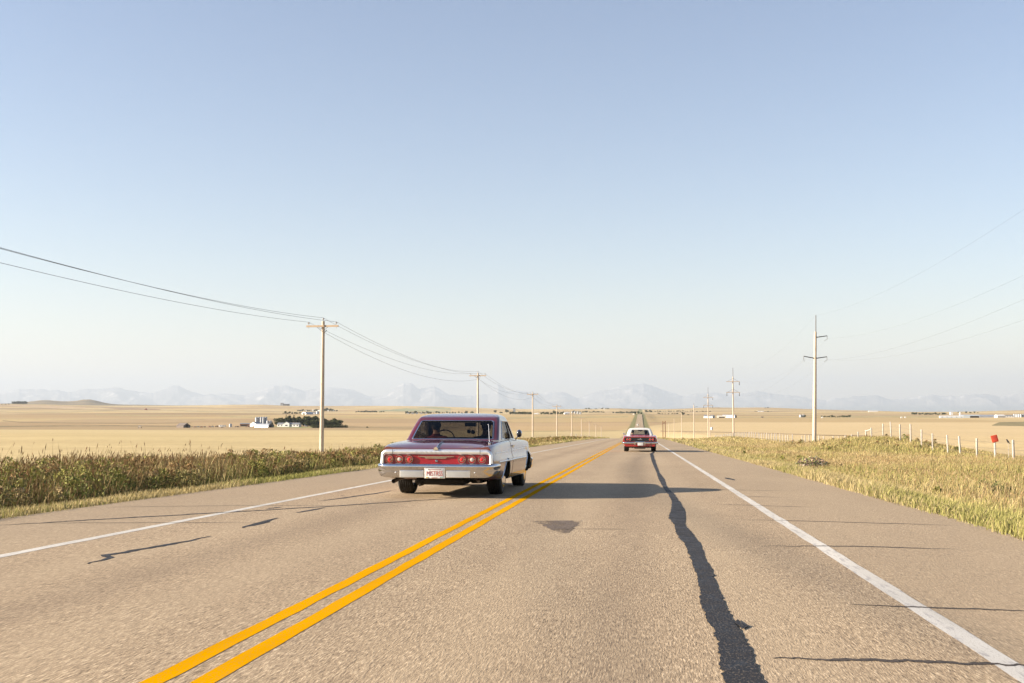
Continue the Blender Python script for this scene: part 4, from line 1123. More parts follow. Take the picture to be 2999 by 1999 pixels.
mb = MB(); mb.rbox((.40, 2.42, .66), (.56, .16, .56), .05, rot=(R(-10), 0, 0)); mb.rbox((.40, 2.72, .44), (.56, .55, .18), .05); mb.rbox((.55, 2.30, 1.05), (.2, .1, .24), .04); mb.build('passenger_seat', M['interior'], car2)
mb = MB(); mb.rbox((.02, 3.05, 1.175), (.24, .03, .06), .012); mb.build('rear_view_mirror', M['black'], car2)
mb = MB(); mb.tube([(-.86, 3.30, .90), (-.90, 3.28, .95)], .010, 6); mb.ball((-.92, 3.27, .99), (.05, .035, .05), 8); mb.build('door_mirror', M['chrome'], car2)
J, E, Rd = seated(((.26, .18, .26), (.2, .38, .36), (.16, .44, .37)), ((-.28, .14, .22), (-.20, .40, .34), (-.15, .46, .35)))
seat_person(car2, (-.42, 2.62, .40), J, E, Rd, 'driver with dark hair in the bright red car with the white roof', 'dark_shirt', 'hair', neck=.56)
J, E, Rd = seated(((.26, .06, .22), (.2, .30, .14), (.18, .36, .13)), ((-.26, .05, .22), (-.18, .30, .14), (-.16, .36, .13)), turn=R(70))
seat_person(car2, (.36, 2.52, .37), J, E, Rd, 'passenger in a white shirt looking left in the bright red car', 'white_shirt', 'brown_hair', neck=.56)
# ================================================================== POLES, WIRES, FENCE
def gz(x, y): return float(terrain(x, y))
# ---- wooden line on the left
PX = -23.0
left_cols = [943, 1399.7, 1560, 1630.6, 1674.7, 1703, 1725.7, 1745, 1760.6]
left_tops = [930, 1087, 1146, 1183, 1205, 1233, 1255, 1262, 1262]
ORD = ['nearest', 'second', 'third', 'fourth', 'fifth', 'sixth', 'seventh', 'eighth', 'ninth', 'tenth', 'eleventh']
def pole_parts(root, h, near):
    mb = MB(); mb.tube([(0, 0, -.6), (0, 0, h * .5), (0, 0, h)], [.165, .140, .112], 12); mb.build('shaft', M['pole'], root)
    za = h - .38
    mb = MB(); mb.box((0, -.17, za), (2.42, .10, .13)); arm = mb.build('crossarm', M['arm_wood'], root, smooth=False)
    if near:
        mb = MB(); mb.box((.20, -.17, za), (.17, .11, .14)); mb.build('bracket', M['steel_dark'], arm, smooth=False)
        for s in (-1, 1):
            mb = MB(); mb.tube([(s * .42, -.19, za - .06), (0.0, -.16, za - .40)], .016, 6); mb.build('brace', M['steel_dark'], root)
        mb = MB(); mb.tube([(.12, -.1, za - .5), (.32, -.12, za - .28)], .022, 6); mb.build('neutral_bracket', M['steel_dark'], root)
    for x, z in ((-1.05, za + .065), (1.05, za + .065), (0, h)):
        mb = MB(); y = -.17 if x else 0
        mb.tube([(x, y, z - (.26 if x else .05)), (x, y, z + .14)], .013, 6)
        mb.lathe([(.03, .0), (.075, .02), (.05, .06), (.07, .075), (.055, .12), (.03, .14)], (x, y, z + .10), 'z', 12); mb.build('insulator', M['insul'], root)
wire_l = []
hgt_last = 9.4
poleL = []
for k, (c, tp) in enumerate(zip(left_cols, left_tops)):
    Y = at_x(c, PX)
    d = ray(c, tp); D = math.hypot(PX, Y)
    top = CAMH + d.z * D; g = gz(PX, Y)
    h = top - g - .24
    if k > 4: h = 8.6
    t_ = thing('utility_pole', f'{ORD[k]} wooden utility pole with one crossarm in the row left of the road', 'utility pole', (PX, Y, g), R(-2 + (k * 7) % 4), 'wooden utility poles left of the road')
    t_.rotation_euler.x = R((k * 5 % 3 - 1) * .4)
    pole_parts(t_, h, k < 3)
    poleL.append((PX, Y, g, h))
# the pole behind the camera's left, outside the frame, only carries the wires' near ends
Y0 = -14.0
poleL.insert(0, (PX, Y0, gz(PX, Y0), poleL[0][3] + .2))
t_ = thing('utility_pole', 'wooden utility pole beside the left road verge, just outside the frame', 'utility pole', poleL[0][:3], 0, 'wooden utility poles left of the road'); pole_parts(t_, poleL[0][3], False)
def span_wire(name, label, cat, pts, sag, r, mat, group, n=26):
    P = []
    for a, b in zip(pts[:-1], pts[1:]):
        a, b = Vector(a), Vector(b); L = (b - a).length
        for k in range(n):
            f = k / n; p = a.lerp(b, f); p.z -= sag * (L / 78.0) ** 2 * 4 * f * (1 - f); P.append(p)
    P.append(Vector(pts[-1]))
    o = thing_mesh = MB().tube(P, r, 5).build(name, M[mat])
    return tag(o, label, cat, group)
for (dx, dz, dy, nm, sg) in ((-1.05, -.38 + .30, -.17, 'overhead wire on the left end of the wooden pole crossarms', 1.15), (1.05, -.38 + .30, -.17, 'overhead wire on the right end of the wooden pole crossarms', 1.15), (0, .24, 0, 'overhead wire on the tops of the wooden poles', 1.2), (.16, -.86, -.1, 'lower neutral wire below the crossarms of the wooden poles', 1.5)):
    src = poleL[1:] if dz < -.5 else poleL
    span_wire('power_line', nm, 'power line', [(x + dx, y + dy, g + h + dz) for x, y, g, h in src], sg, .0095, 'wire', 'wires on the wooden poles')

# ---- tall transmission line on the right
RX = 20.5
rdat = [(2383, 922.8, 0), (2147.5, 1076.5, 1), (2074, 1133.5, 1), (2032, 1180, 2), (1996, 1205, 2), (1974, 1222, 2), (1957.8, 1236, 2)]
rp = []
for k, (c, tp, kind) in enumerate(rdat):
    Y = at_x(c, RX); d = ray(c, tp); g = gz(RX, Y)
    h = CAMH + d.z * math.hypot(RX, Y) - g
    what = ['tallest near transmission pole with raised dark insulator arms by the fence', 'transmission pole with two wooden crossarms rising behind the fence posts', 'transmission pole with two crossarms, third along the right line', 'slim transmission pole with one short arm, fourth along the right line',
            'pale distant pole standing in the wheat, fifth along the right line', 'faint distant pole, sixth along the right line', 'faintest distant pole nearest the road in the right line'][k]
    o = thing('transmission_pole', what, 'transmission pole', (RX, Y, g), R(3), 'transmission poles right of the road')
    if k == 0: o.rotation_euler.y = R(1.55)
    rp.append((RX + (h * math.sin(R(1.55)) if k == 0 else 0), Y, g, h))
    hp = h * (.875 if kind < 2 else .95)
    MB().tube([(0, 0, -.8), (0, 0, hp * .5), (0, 0, hp)], [.26 if k == 0 else .19, .21 if k == 0 else .16, .15 if k == 0 else .12], 12).build('shaft', M['pole'], o)
    MB().tube([(.03, -.12, hp - h * .04), (.03, -.06, h)], [.05, .045], 8).build('top_rod', M['steel_dark'], o)
    if kind == 0:
        for s, z in ((1, .835), (-1, .675), (1, .675)):
            z *= h
            ia = MB().tube([(s * .12, -.1, z - .05), (s * 1.36, -.1, z + .16)], [.06, .05], 8).build('insulator_arm', M['insul_dark'], o)
            mb = MB(); mb.tube([(s * 1.36, -.1, z + .16), (s * 1.38, -.1, z - .22)], .025, 6); mb.tube([(s * 1.38, -.1, z - .22), (s * 1.15, .5, z - .42)], .014, 5); mb.build('hanger', M['steel_dark'], ia)
    elif kind == 1:
        for z in (.805, .655):
            z *= h
            a_ = MB().box((0, -.2, z), (3.0, .10, .12)).build('crossarm', M['arm_wood'], o, smooth=False)
            mb = MB(); mb.tube([(-1.2, -.2, z + .06), (0, -.16, z + .75)], .02, 5); mb.build('brace', M['steel_dark'], a_)
            mb = MB(); mb.tube([(1.2, -.2, z + .06), (0, -.16, z + .75)], .02, 5); mb.build('brace', M['steel_dark'], a_)
        for s, z in ((1, .805), (-1, .655), (1, .655)):
            z *= h
            MB().lathe([(.03, 0), (.075, -.08), (.075, -.55), (.09, -.62), (.04, -.75)], (s * 1.38, -.2, z - .08), 'z', 10).build('insulator', M['insul_dark'], o)
    elif k == 3:
        MB().tube([(.1, -.1, hp - .9), (1.5, -.1, hp - .55)], .05, 6).build('insulator_arm', M['insul_dark'], o)
Yb = rp[0][1] - 114
rp.insert(0, (RX, Yb, gz(RX, Yb), rp[0][3] + .5))
o = thing('transmission_pole', 'transmission pole right of the camera, just outside the frame', 'transmission pole', rp[0][:3], 0, 'transmission poles right of the road')
MB().tube([(0, 0, -.8), (0, 0, rp[0][3] * .9)], [.26, .16], 12).build('shaft', M['pole'], o)
for s, zf, nm in ((1, .835, 'highest side wire'), (-1, .675, 'lower left wire'), (1, .675, 'lower right wire'), (0, 1.0, 'top shield wire')):
    span_wire('transmission_wire', f'{nm} of the transmission poles right of the road', 'power line', [(x + s * 1.38, y - .1, g + h * zf - (.22 if s else 0)) for x, y, g, h in rp[:3]], 1.1, .0032, 'wire', 'wires on the transmission poles')
# pole with transformer can beside the third pole
Y = at_x(2079, 24.0); g = gz(24, Y)
o = thing('transformer_pole', 'short pole with crossed arms and a grey transformer can', 'utility pole', (24, Y, g))
MB().tube([(0, 0, -.5), (0, 0, 9.0)], [.15, .11], 10).build('shaft', M['pole'], o)
for z in (8.6, 6.6):
    MB().box((0, -.15, z), (2.4 if z > 8 else 1.9, .1, .12)).build('crossarm', M['arm_wood'], o, smooth=False)
MB().lathe([(.30, 0), (.36, .06), (.36, .95), (.30, 1.05), (.08, 1.12)], (.55, -.1, 3.3), 'z', 16).build('transformer', M['galvanised'], o)
# two brown sign posts seen from behind
for k, (c, xx) in enumerate(((1941, 9.5), (1948, 11.0))):
    Y = 190; X = Y * ray(c, HY).x / ray(c, HY).y
    o = thing('sign_post', ['left brown post of a sign frame near the road crest', 'right brown post of a sign frame near the road crest'][k], 'post', (X, Y, gz(X, Y)), 0, 'brown sign posts')
    MB().box((0, 0, 1.5), (.13, .10, 3.2)).build('upright', M['brown_post'], o, smooth=False)
    MB().box((-.12 if k else .12, -.06, 2.75), (.32, .03, .10)).build('cross_piece', M['brown_post'], o, smooth=False)

# ---- wire fence on the right
FXX = 20.0
cols_f = [2965, 2860, 2813, 2772, 2731, 2696.6, 2662, 2635.7, 2606, 2581, 2553, 2537.7, 2513, 2493, 2474, 2457, 2440.8, 2409, 2396.5, 2370, 2358, 2348]
fy = [at_x(c, FXX) for c in cols_f]
y_ = fy[-1] + 9
while y_ < 305: fy.append(y_); y_ += 3.35
fence = thing('wire_fence', 'long wire fence on pale wooden posts along the right field edge', 'fence', (FXX, 58, gz(FXX, 58)))
o0 = Vector(fence.location)
tops = []
random.seed(11)
for k, y in enumerate(fy):
    x = FXX + random.uniform(-.08, .08); g = gz(x, y); h = 1.30 + random.uniform(-.08, .10) + (.12 if 84 < y < 96 else 0)
    r_ = random.uniform(.048, .062)
    mb = MB(); mb.lathe([(r_ * 1.05, -.4), (r_ * 1.02, 0), (r_, h - .02), (r_ * .75, h)], (0, 0, 0), 'z', 9)
    p = mb.build('post', M['post'], fence); p.location = Vector((x, y, g)) - o0; p.rotation_euler = (random.uniform(-.05, .05), random.uniform(-.05, .05), random.random() * 3)
    tops.append(Vector((x - .05, y, g)) - o0)
k0 = cols_f.index(2553); a, b = tops[k0], tops[k0 + 1]
MB().tube([a + Vector((0, 0, 1.12)), b + Vector((0, 0, 1.12))], .055, 8).build('brace_rail', M['post'], fence)
tops.insert(0, tops[0] - Vector((0, 24, -.3)))
for z in (.42, .78, 1.12):
    MB().tube([p + Vector((0, 0, z)) for p in tops], .005, 4).build('wire', M['wire'], fence)
# the post with a tilted red marker
Ym = at_x(2911, FXX); gm = gz(FXX, Ym)
o = thing('marker_post', 'pale fence post carrying the red marker, last but one on the right', 'post', (FXX, Ym, gm))
MB().lathe([(.06, -.4), (.058, 0), (.055, 1.18), (.045, 1.2)], (0, 0, 0), 'z', 9).build('shaft', M['post'], o)
rm = thing('red_marker', 'tilted square red marker board on top of a fence post', 'marker', (FXX - .02, Ym - .05, gm + 1.34), R(-8))
MB().rbox((0, 0, 0), (.35, .025, .40), .01, rot=(0, R(-14), 0)).build('board', M['marker_red'], rm)
MB().rbox((0, -.018, 0), (.26, .008, .31), .006, rot=(0, R(-14), 0)).build('inner_face', M['red_machine'], rm)
# thin stake with a small bird on it
Ys = at_x(2950, FXX); gs = gz(FXX, Ys)
stake = MB().tube([(0, 0, -.3), (0, 0, 1.12)], .012, 6).build('fence_stake', M['post']); stake.location = (FXX, Ys, gs)
tag(stake, 'thin stake with a small bird perched on it, beside the last fence post', 'stake')
bp_ = [(0, 0, 0), (0, .045, .02), (0, .09, .05), (0, .13, .085), (0, .155, .09)]
mb = MB(); mb.tube([(0, -.14, -.05), (0, -.06, -.01), (0, 0, .02), (0, .06, .06), (0, .10, .10), (0, .125, .115), (0, .155, .11)], [.012, .022, .045, .045, .036, .030, .004], 10)
for s in (-1, 1): mb.tube([(s * .012, .02, -.005), (s * .014, .025, -.055)], .004, 4)
bird = mb.build('small_bird', M['black']); bird.location = (FXX, Ys, gs + 1.175); bird.rotation_euler = (.35, 0, .9)
tag(bird, 'small dark bird perched on a thin stake near the last fence post', 'bird')
# farther fence posts beside the left verge
o = thing('wire_fence', 'distant wire fence on thin posts beyond the left verge', 'fence', (-19, 300, gz(-19, 300)))
for k in range(14):
    y = 300 + 24 * k; p = MB().lathe([(.09, -.4), (.09, 1.5), (.06, 1.55)], (0, 0, 0), 'z', 7).build('post', M['post'], o); p.location = Vector((-19, y, gz(-19, y))) - Vector(o.location)
for z in (.7, 1.3): MB().tube([Vector((-19, 300 + 24 * k, gz(-19, 300 + 24 * k) + z)) - Vector(o.location) for k in range(14)], .012, 4).build('wire', M['wire'], o)
# ================================================================== GRASS AND WEEDS
def hash_noise(x, y, s):
    """smooth value noise on the ground, 0..1"""
    r2 = np.random.default_rng(s); T = r2.random((256, 256))
    xi, yi = np.floor(x).astype(int), np.floor(y).astype(int); fx, fy_ = x - xi, y - yi
    fx, fy_ = fx * fx * (3 - 2 * fx), fy_ * fy_ * (3 - 2 * fy_)
    g = lambda a, b: T[a % 256, b % 256]
    return (g(xi, yi) * (1 - fx) + g(xi + 1, yi) * fx) * (1 - fy_) + (g(xi, yi + 1) * (1 - fx) + g(xi + 1, yi + 1) * fx) * fy_
def blades(name, X, Y, H, Wd, col_root, col_tip, lean=(.12, .05), bend=.35, heads=None, head_col=None, label=None, zoff=0.0, head_size=(1.0, 1.0)):
    """every blade: a curved tapering strip (quad + triangle); heads: mask of blades that carry a seed head"""
    n = len(X); Z = terrain(X, Y) + zoff - .02
    a = rng.uniform(0, 2 * math.pi, n); ca, sa = np.cos(a), np.sin(a)
    lx = rng.normal(lean[0], bend * .5, n) * H; ly = rng.normal(lean[1], bend * .5, n) * H
    B = np.stack([X, Y, Z], 1); side = np.stack([ca, sa, np.zeros(n)], 1) * (Wd / 2)[:, None]
    mid = B + np.stack([lx * .35, ly * .35, H * .55], 1); tip = B + np.stack([lx, ly, H * (1 - .12 * rng.random(n))], 1)
    V = np.stack([B - side, B + side, mid - side * .8, mid + side * .8, tip], 1)
    b = np.arange(n)[:, None] * 5
    loops = np.concatenate([b + np.array([[0, 1, 3, 2]]), b + np.array([[2, 3, 4]])], 1).ravel()
    starts = (np.arange(n)[:, None] * 7 + np.array([[0, 4]])).ravel()
    C = np.stack([col_root, col_root, (col_root + col_tip) / 2, (col_root + col_tip) / 2, col_tip], 1)
    V, C = V.reshape(-1, 3), C.reshape(-1, 3)
    if heads is not None and heads.any():
        k = np.nonzero(heads)[0]; m = len(k); hl = rng.uniform(.06, .15, m) * head_size[1]; hw = rng.uniform(.004, .010, m) * head_size[0]
        d = (tip[k] - mid[k]); d /= np.linalg.norm(d, axis=1)[:, None]
        T = tip[k]; a2 = rng.uniform(0, 6.28, m); s2 = np.stack([np.cos(a2), np.sin(a2), np.zeros(m)], 1) * hw[:, None]
        s3 = np.stack([-np.sin(a2), np.cos(a2), np.zeros(m)], 1) * hw[:, None]
        c0 = T - d * hl[:, None] * .6; c1 = T + d * hl[:, None] * .5; cm = T - d * hl[:, None] * .1
        HV = np.stack([c0, cm + s2, c1, cm - s2, cm + s3, cm - s3], 1)
        bb = len(V) + np.arange(m)[:, None] * 6
        hlp = np.concatenate([bb + np.array([[0, 1, 2, 3]]), bb + np.array([[0, 4, 2, 5]])], 1).ravel()
        st_ = len(loops) + (np.arange(m)[:, None] * 8 + np.array([[0, 4]])).ravel()
        HC = np.repeat(head_col[k][:, None, :], 6, 1)
        V = np.concatenate([V, HV.reshape(-1, 3)]); C = np.concatenate([C, HC.reshape(-1, 3)])
        loops = np.concatenate([loops, hlp]); starts = np.concatenate([starts, st_])
    me = np_mesh(name, V, loops, starts, C)
    o = finish(name, me, M['weed' if name == 'tall_weeds' else 'blade'], smooth=False)
    return tag(o, label, kind='stuff')
def pick(pal, n, w=None, var=.18):
    pal = np.array(pal, float); i = rng.choice(len(pal), n, p=w)
    return pal[i] * (1 + rng.normal(0, var, (n, 1))).clip(.5, 1.6)
def scatter(n, x0, x1, y0, y1, power=1.0):
    Y = y0 + (y1 - y0) * rng.random(n) ** power
    return rng.uniform(x0, x1, n), Y
def in_view(X, Y, m=1.5):
    """what the photograph's camera sees, or one a few steps to either side"""
    Y = np.maximum(Y + 2.5, .5); return (azimuth_px(X + 3.5, Y) > -100) & (azimuth_px(X - 3.5, Y) < PW + 100)
STRAW, GOLD, OLIVE, GREEN, BROWN, RUST = (.50, .38, .19), (.48, .34, .11), (.24, .22, .075), (.155, .20, .05), (.25, .155, .075), (.28, .125, .055)
# tall weeds left of the road
def tall_left(n, y0, y1, power, wmul, label):
    X, Y = scatter(n, -17.5, -8.9, y0, y1, power)
    k = in_view(X, Y); X, Y = X[k], Y[k]
    e = np.clip((-8.95 - X) / .55, 0, 1)
    clump = .6 * hash_noise(X * .45 + 9, Y * .22, 3) + .4 * hash_noise(X * 1.3, Y * .8, 4); clump2 = .72 * hash_noise(X * .22, Y * .11 + 7, 8) + .28 * hash_noise(X * .9, Y * .6, 5)
    keep = rng.random(len(X)) < (.25 + .75 * e) * (.16 + .84 * np.clip(clump * 1.35 - .15, 0, 1) ** 1.3); X, Y, e, clump, clump2 = X[keep], Y[keep], e[keep], clump[keep], clump2[keep]
    n = len(X)
    H = (.22 + .56 * e) * (.46 + .76 * clump) * rng.uniform(.50, 1.16, n) * (.84 + .42 * np.exp(-((Y - 25) / 6.) ** 2)) * (1 - .25 * sstep(-14.5, -17.5, X))
    H *= np.where(rng.random(n) < .035, 1.32, np.where(rng.random(n) < .3, .72, .94))
    Wd = rng.uniform(.007, .017, n) * wmul * (1 + Y / 60.)
    g = (clump2 + rng.normal(0, .16, n))
    root = np.where((g > .52)[:, None], pick([(.10, .135, .035), OLIVE, (.19, .205, .055), (.27, .26, .08)], n), pick([(.27, .19, .10), (.44, .33, .17), (.20, .17, .065), (.50, .39, .21), (.24, .21, .08)], n, [.25, .2, .2, .12, .23]))
    tip = np.where((g > .60)[:, None], pick([OLIVE, (.36, .33, .11), (.26, .27, .08)], n), pick([STRAW, (.38, .27, .13), (.56, .43, .23), (.46, .32, .15)], n))
    hd = rng.random(n) < .5 * e
    return blades('tall_weeds', X, Y, H, Wd, root, tip, (.07, .04), .30, hd, pick([(.33, .17, .085), BROWN, (.38, .26, .14), (.46, .34, .19), (.40, .30, .14)], n), label, head_size=(.9 + wmul * .35, 1.0 + .1 * wmul))
tall_left(132000, 5, 46, 1.0, 1.0, 'tall dry brown and green weeds along the left edge of the highway')
tall_left(60000, 46, 120, 1.15, 1.7, 'farther tall brown weeds along the left side of the highway')
tall_left(26000, 120, 300, 1.2, 3.6, 'dry weeds along the left verge near the road crest')
# bushy leafy weeds standing among the stalks
def leafy(n, per, x0, x1, y0, y1, power, h0, h1, pals, label):
    X, Y = scatter(n, x0, x1, y0, y1, power); k = in_view(X, Y); X, Y = X[k], Y[k]; n = len(X)
    pch = hash_noise(X * .4 + 5, Y * .2 + 2, 33)
    k = rng.random(n) < .15 + 1.1 * np.clip(pch - .3, 0, 1); X, Y, pch = X[k], Y[k], pch[k]; n = len(X)
    h = rng.uniform(h0, h1, n) * (.7 + .6 * pch); r_ = h * rng.uniform(.30, .55, n); Z = terrain(X, Y)
    i = np.repeat(np.arange(n), per); m = len(i)
    a, q, t_ = rng.uniform(0, 6.28, m), np.sqrt(rng.random(m)), rng.random(m) ** .7
    rad = r_[i] * q * np.sin(np.clip(.35 + t_ * 2.5, 0, 3.0))
    C = np.stack([X[i] + rad * np.cos(a), Y[i] + rad * np.sin(a), Z[i] + h[i] * (.08 + .92 * t_)], 1)
    u = rng.normal(size=(m, 3)); u[:, 2] += .7; u /= np.linalg.norm(u, axis=1)[:, None]; v = np.cross(u, rng.normal(size=(m, 3))); v /= np.linalg.norm(v, axis=1)[:, None]
    s = (rng.uniform(.012, .030, m) * (1 + Y[i] / 90.))[:, None]
    V = np.stack([C - u * s * 1.5, C + v * s * .5, C + u * s * 1.5, C - v * s * .5], 1).reshape(-1, 3)
    which = rng.integers(0, len(pals), n); base = np.zeros((m, 3))
    for w_, p_ in enumerate(pals):
        sel = which[i] == w_; base[sel] = pick(p_[0], int(sel.sum()))
        tp = sel & (t_ > .80); base[tp] = pick(p_[1], int(tp.sum()))
    me = np_mesh('leafy_weeds', V, np.arange(4 * m), np.arange(0, 4 * m, 4), np.repeat(base, 4, 0))
    return tag(finish('leafy_weeds', me, M['weed'], smooth=False), label, kind='stuff')
LP = [([(.22, .225, .06), (.30, .285, .08), (.16, .18, .05)], [(.36, .33, .10), (.28, .27, .08)]), ([(.13, .155, .045), (.18, .19, .06)], [(.24, .24, .07)]),
      ([(.26, .22, .09), (.20, .19, .07)], [(.33, .21, .10), (.28, .18, .08)]), ([(.30, .24, .12), (.24, .20, .09)], [(.46, .35, .19), (.40, .29, .15)])]
leafy(1650, 170, -15.0, -9.3, 6, 46, 1.0, .36, .78, LP, 'bushy yellow green and rusty weeds among the tall stalks on the left')
leafy(900, 90, -15, -9.4, 44, 260, 1.2, .28, .60, LP, 'bushy weeds along the far left verge')
leafy(170, 110, 6.0, 17, 16, 70, 1.0, .22, .48, [LP[0], LP[1], LP[3]], 'scattered bushy weeds in the golden grass of the right bank')
leafy(260, 90, 13, 22, 78, 110, 1.0, .35, .75, [LP[1], LP[2], LP[3]], 'olive and rusty weeds on the mound under the fence')
# short greener strip next to the pavement, both sides
def short(n, x0, x1, y0, y1, hmax, pal, label, wmul=1.0, power=1.2, hlow=.06):
    X, Y = scatter(n, x0, x1, y0, y1, power); k = in_view(X, Y); X, Y = X[k], Y[k]; n = len(X)
    cl = hash_noise(X * .9, Y * .5, 12)
    H = rng.uniform(hlow, hmax, n) * (.55 + .8 * cl); Wd = rng.uniform(.006, .014, n) * wmul * (1 + Y / 50.)
    gsel = (hash_noise(X * .35, Y * .16, 15) + rng.normal(0, .2, n)) > .58
    r_ = np.where(gsel[:, None], pick(pal[0], n), pick(pal[1], n)); tp = np.where(gsel[:, None], pick(pal[0], n), pick(pal[1] + [STRAW], n))
    return blades('short_grass', X, Y, H, Wd, r_, tp, (.08, .0), .6, None, None, label)
PALS = ([(.28, .28, .085), (.36, .34, .12), (.24, .235, .075)], [(.46, .38, .19), (.38, .31, .14), (.52, .43, .24)])
short(86000, -9.5, -7.86, 4, 90, .17, PALS, 'short green and straw grass strip at the left edge of the pavement')
short(16000, -9.6, -7.9, 90, 280, .3, PALS, 'distant short grass strip at the left edge of the pavement', 2.2)
PALR = ([(.40, .37, .14), (.34, .32, .11), (.30, .29, .10)], [(.50, .41, .22), (.44, .36, .18), (.55, .46, .27)])
short(118000, 3.86, 6.3, 4, 80, .22, PALR, 'short green and straw grass strip at the right edge of the pavement')
short(26000, 3.9, 7.2, 80, 290, .30, PALR, 'distant short grass strip at the right edge of the pavement', 2.2)
# right bank
def bank(n, x0, x1, y0, y1, power, wmul, label):
    X, Y = scatter(n, x0, x1, y0, y1, power); k = in_view(X, Y); X, Y = X[k], Y[k]
    n = len(X); cl = hash_noise(X * .5, Y * .3, 23); c2 = hash_noise(X * .22 + 3, Y * .12, 27); c3 = hash_noise(X * .8, Y * .5, 29)
    e = np.clip((X - 5.2) / 2.2, .0, 1)
    H = (.20 + .38 * e) * (.6 + .6 * cl) * rng.uniform(.45, 1.15, n) * (1 - .40 * sstep(15, 22, X))
    H *= np.where(X > 21, .6, 1)
    Wd = rng.uniform(.006, .015, n) * wmul * (1 + Y / 55.)
    g = c2 + rng.normal(0, .16, n); b_ = c3 + rng.normal(0, .15, n)
    root = np.where((g > .47)[:, None], pick([(.36, .335, .12), (.29, .27, .09), (.43, .38, .16)], n), pick([(.52, .42, .215), (.46, .36, .17), (.52, .41, .165)], n))
    tip = np.where((g > .60)[:, None], pick([(.46, .41, .17), (.38, .35, .13)], n), pick([(.54, .44, .25), (.60, .49, .29), (.52, .41, .17), (.48, .38, .22)], n))
    br = (b_ > .88)[:, None]; root = np.where(br, pick([(.22, .24, .075), (.34, .24, .11), OLIVE], n), root); tip = np.where(br, pick([(.32, .29, .10), (.38, .25, .12)], n), tip)
    hd = rng.random(n) < .35 * e
    return blades('dry_grass', X, Y, H, Wd, root, tip, (.10, .02), .34, hd, pick([(.60, .46, .27), (.52, .37, .2), (.64, .50, .3), (.46, .32, .17)], n), label, head_size=(.7 + wmul * .25, .8 + .1 * wmul))
bank(255000, 4.9, 23.5, 4, 66, 1.05, 1.0, 'long golden dry grass on the right bank below the fence')
bank(90000, 5.0, 24, 66, 130, 1.0, 1.6, 'dry grass on the low mound under the fence')
bank(60000, 5.0, 24, 130, 310, 1.1, 3.2, 'far dry grass on the right verge towards the road crest')
# small plants on the right verge
def plant(label, px, py, r, h, n, pal, seed, cat='plant', name='weed_plant', hl=None):
    p = hit(px, py); random.seed(seed); V, Fs, Cc = [], [], []
    stems = MB()
    for k in range(n):
        a = random.random() * 6.28; q = r * math.sqrt(random.random()); zz = h * (.15 + .85 * random.random()) * (1 - .5 * (q / r) ** 2)
        c = Vector((q * math.cos(a), q * math.sin(a) * .8, zz)); s = random.uniform(.02, .045) * (1 + h)
        u = Vector((random.gauss(0, 1), random.gauss(0, 1), random.gauss(0, 1))).normalized(); w = u.orthogonal().normalized()
        b = len(V); V += [c - u * s, c + w * s * .5, c + u * s, c - w * s * .5]; Fs.append((b, b + 1, b + 2, b + 3)); Cc += [random.choice(pal)] * 4
        if k % 12 == 0: stems.tube([(c.x * .2, c.y * .2, -.05), (c.x * .7, c.y * .7, zz * .6), c], .006, 4)
    o = thing(name, label, cat, p)
    me = np_mesh('foliage', np.array(V), np.array(Fs).ravel(), np.arange(0, len(V), 4), np.array(Cc))
    finish('foliage', me, M['leaf'], o, smooth=False); stems.build('stem', M['brown_post'], o)
    return o
plant('low bush with purple brown flower heads on the right verge', 2378, 1381, .62, .62, 700, [(.34, .22, .20), (.42, .30, .25), (.22, .25, .10), (.30, .32, .14), (.55, .47, .40)], 5)
plant('small dark green weed low on the right bank', 2540, 1398, .5, .4, 220, [(.10, .13, .05), (.17, .19, .07)], 6)
plant('dark green weed clump in the gold grass near the right edge', 2905, 1478, .55, .6, 420, [(.10, .13, .05), (.15, .17, .06), (.20, .19, .08)], 8)
plant('dark weed standing beside the road crest on the right', 2000, 1291, .7, .9, 300, [(.16, .15, .06), (.25, .2, .09)], 9)
plant('dark leafy weed in the middle of the right bank', 2312, 1318, .8, .6, 260, [(.15, .16, .06), (.24, .22, .09)], 10)
plant('white flowering weed at the foot of the tall weeds on the left', 500, 1415, .9, .5, 420, [(.62, .60, .52), (.24, .27, .10), (.3, .28, .12)], 12)
plant('smaller white flowering weed between the tall weeds and the left shoulder', 560, 1409, .6, .45, 260, [(.62, .60, .52), (.24, .27, .10)], 13)
cp = thing('litter', 'crumpled orange and white drink cup on the right verge', 'litter', hit(2411, 1393)); cp.rotation_euler = (R(70), 0, R(40))
MB().lathe([(.035, 0), (.042, .05), (.050, .13), (.047, .13), (.038, .02)], (0, 0, 0), 'z', 14).build('cup', M['orange'], cp); MB().lathe([(.052, .13), (.053, .145), (.03, .15)], (0, 0, 0), 'z', 14).build('lid', M['white_paint'], cp)
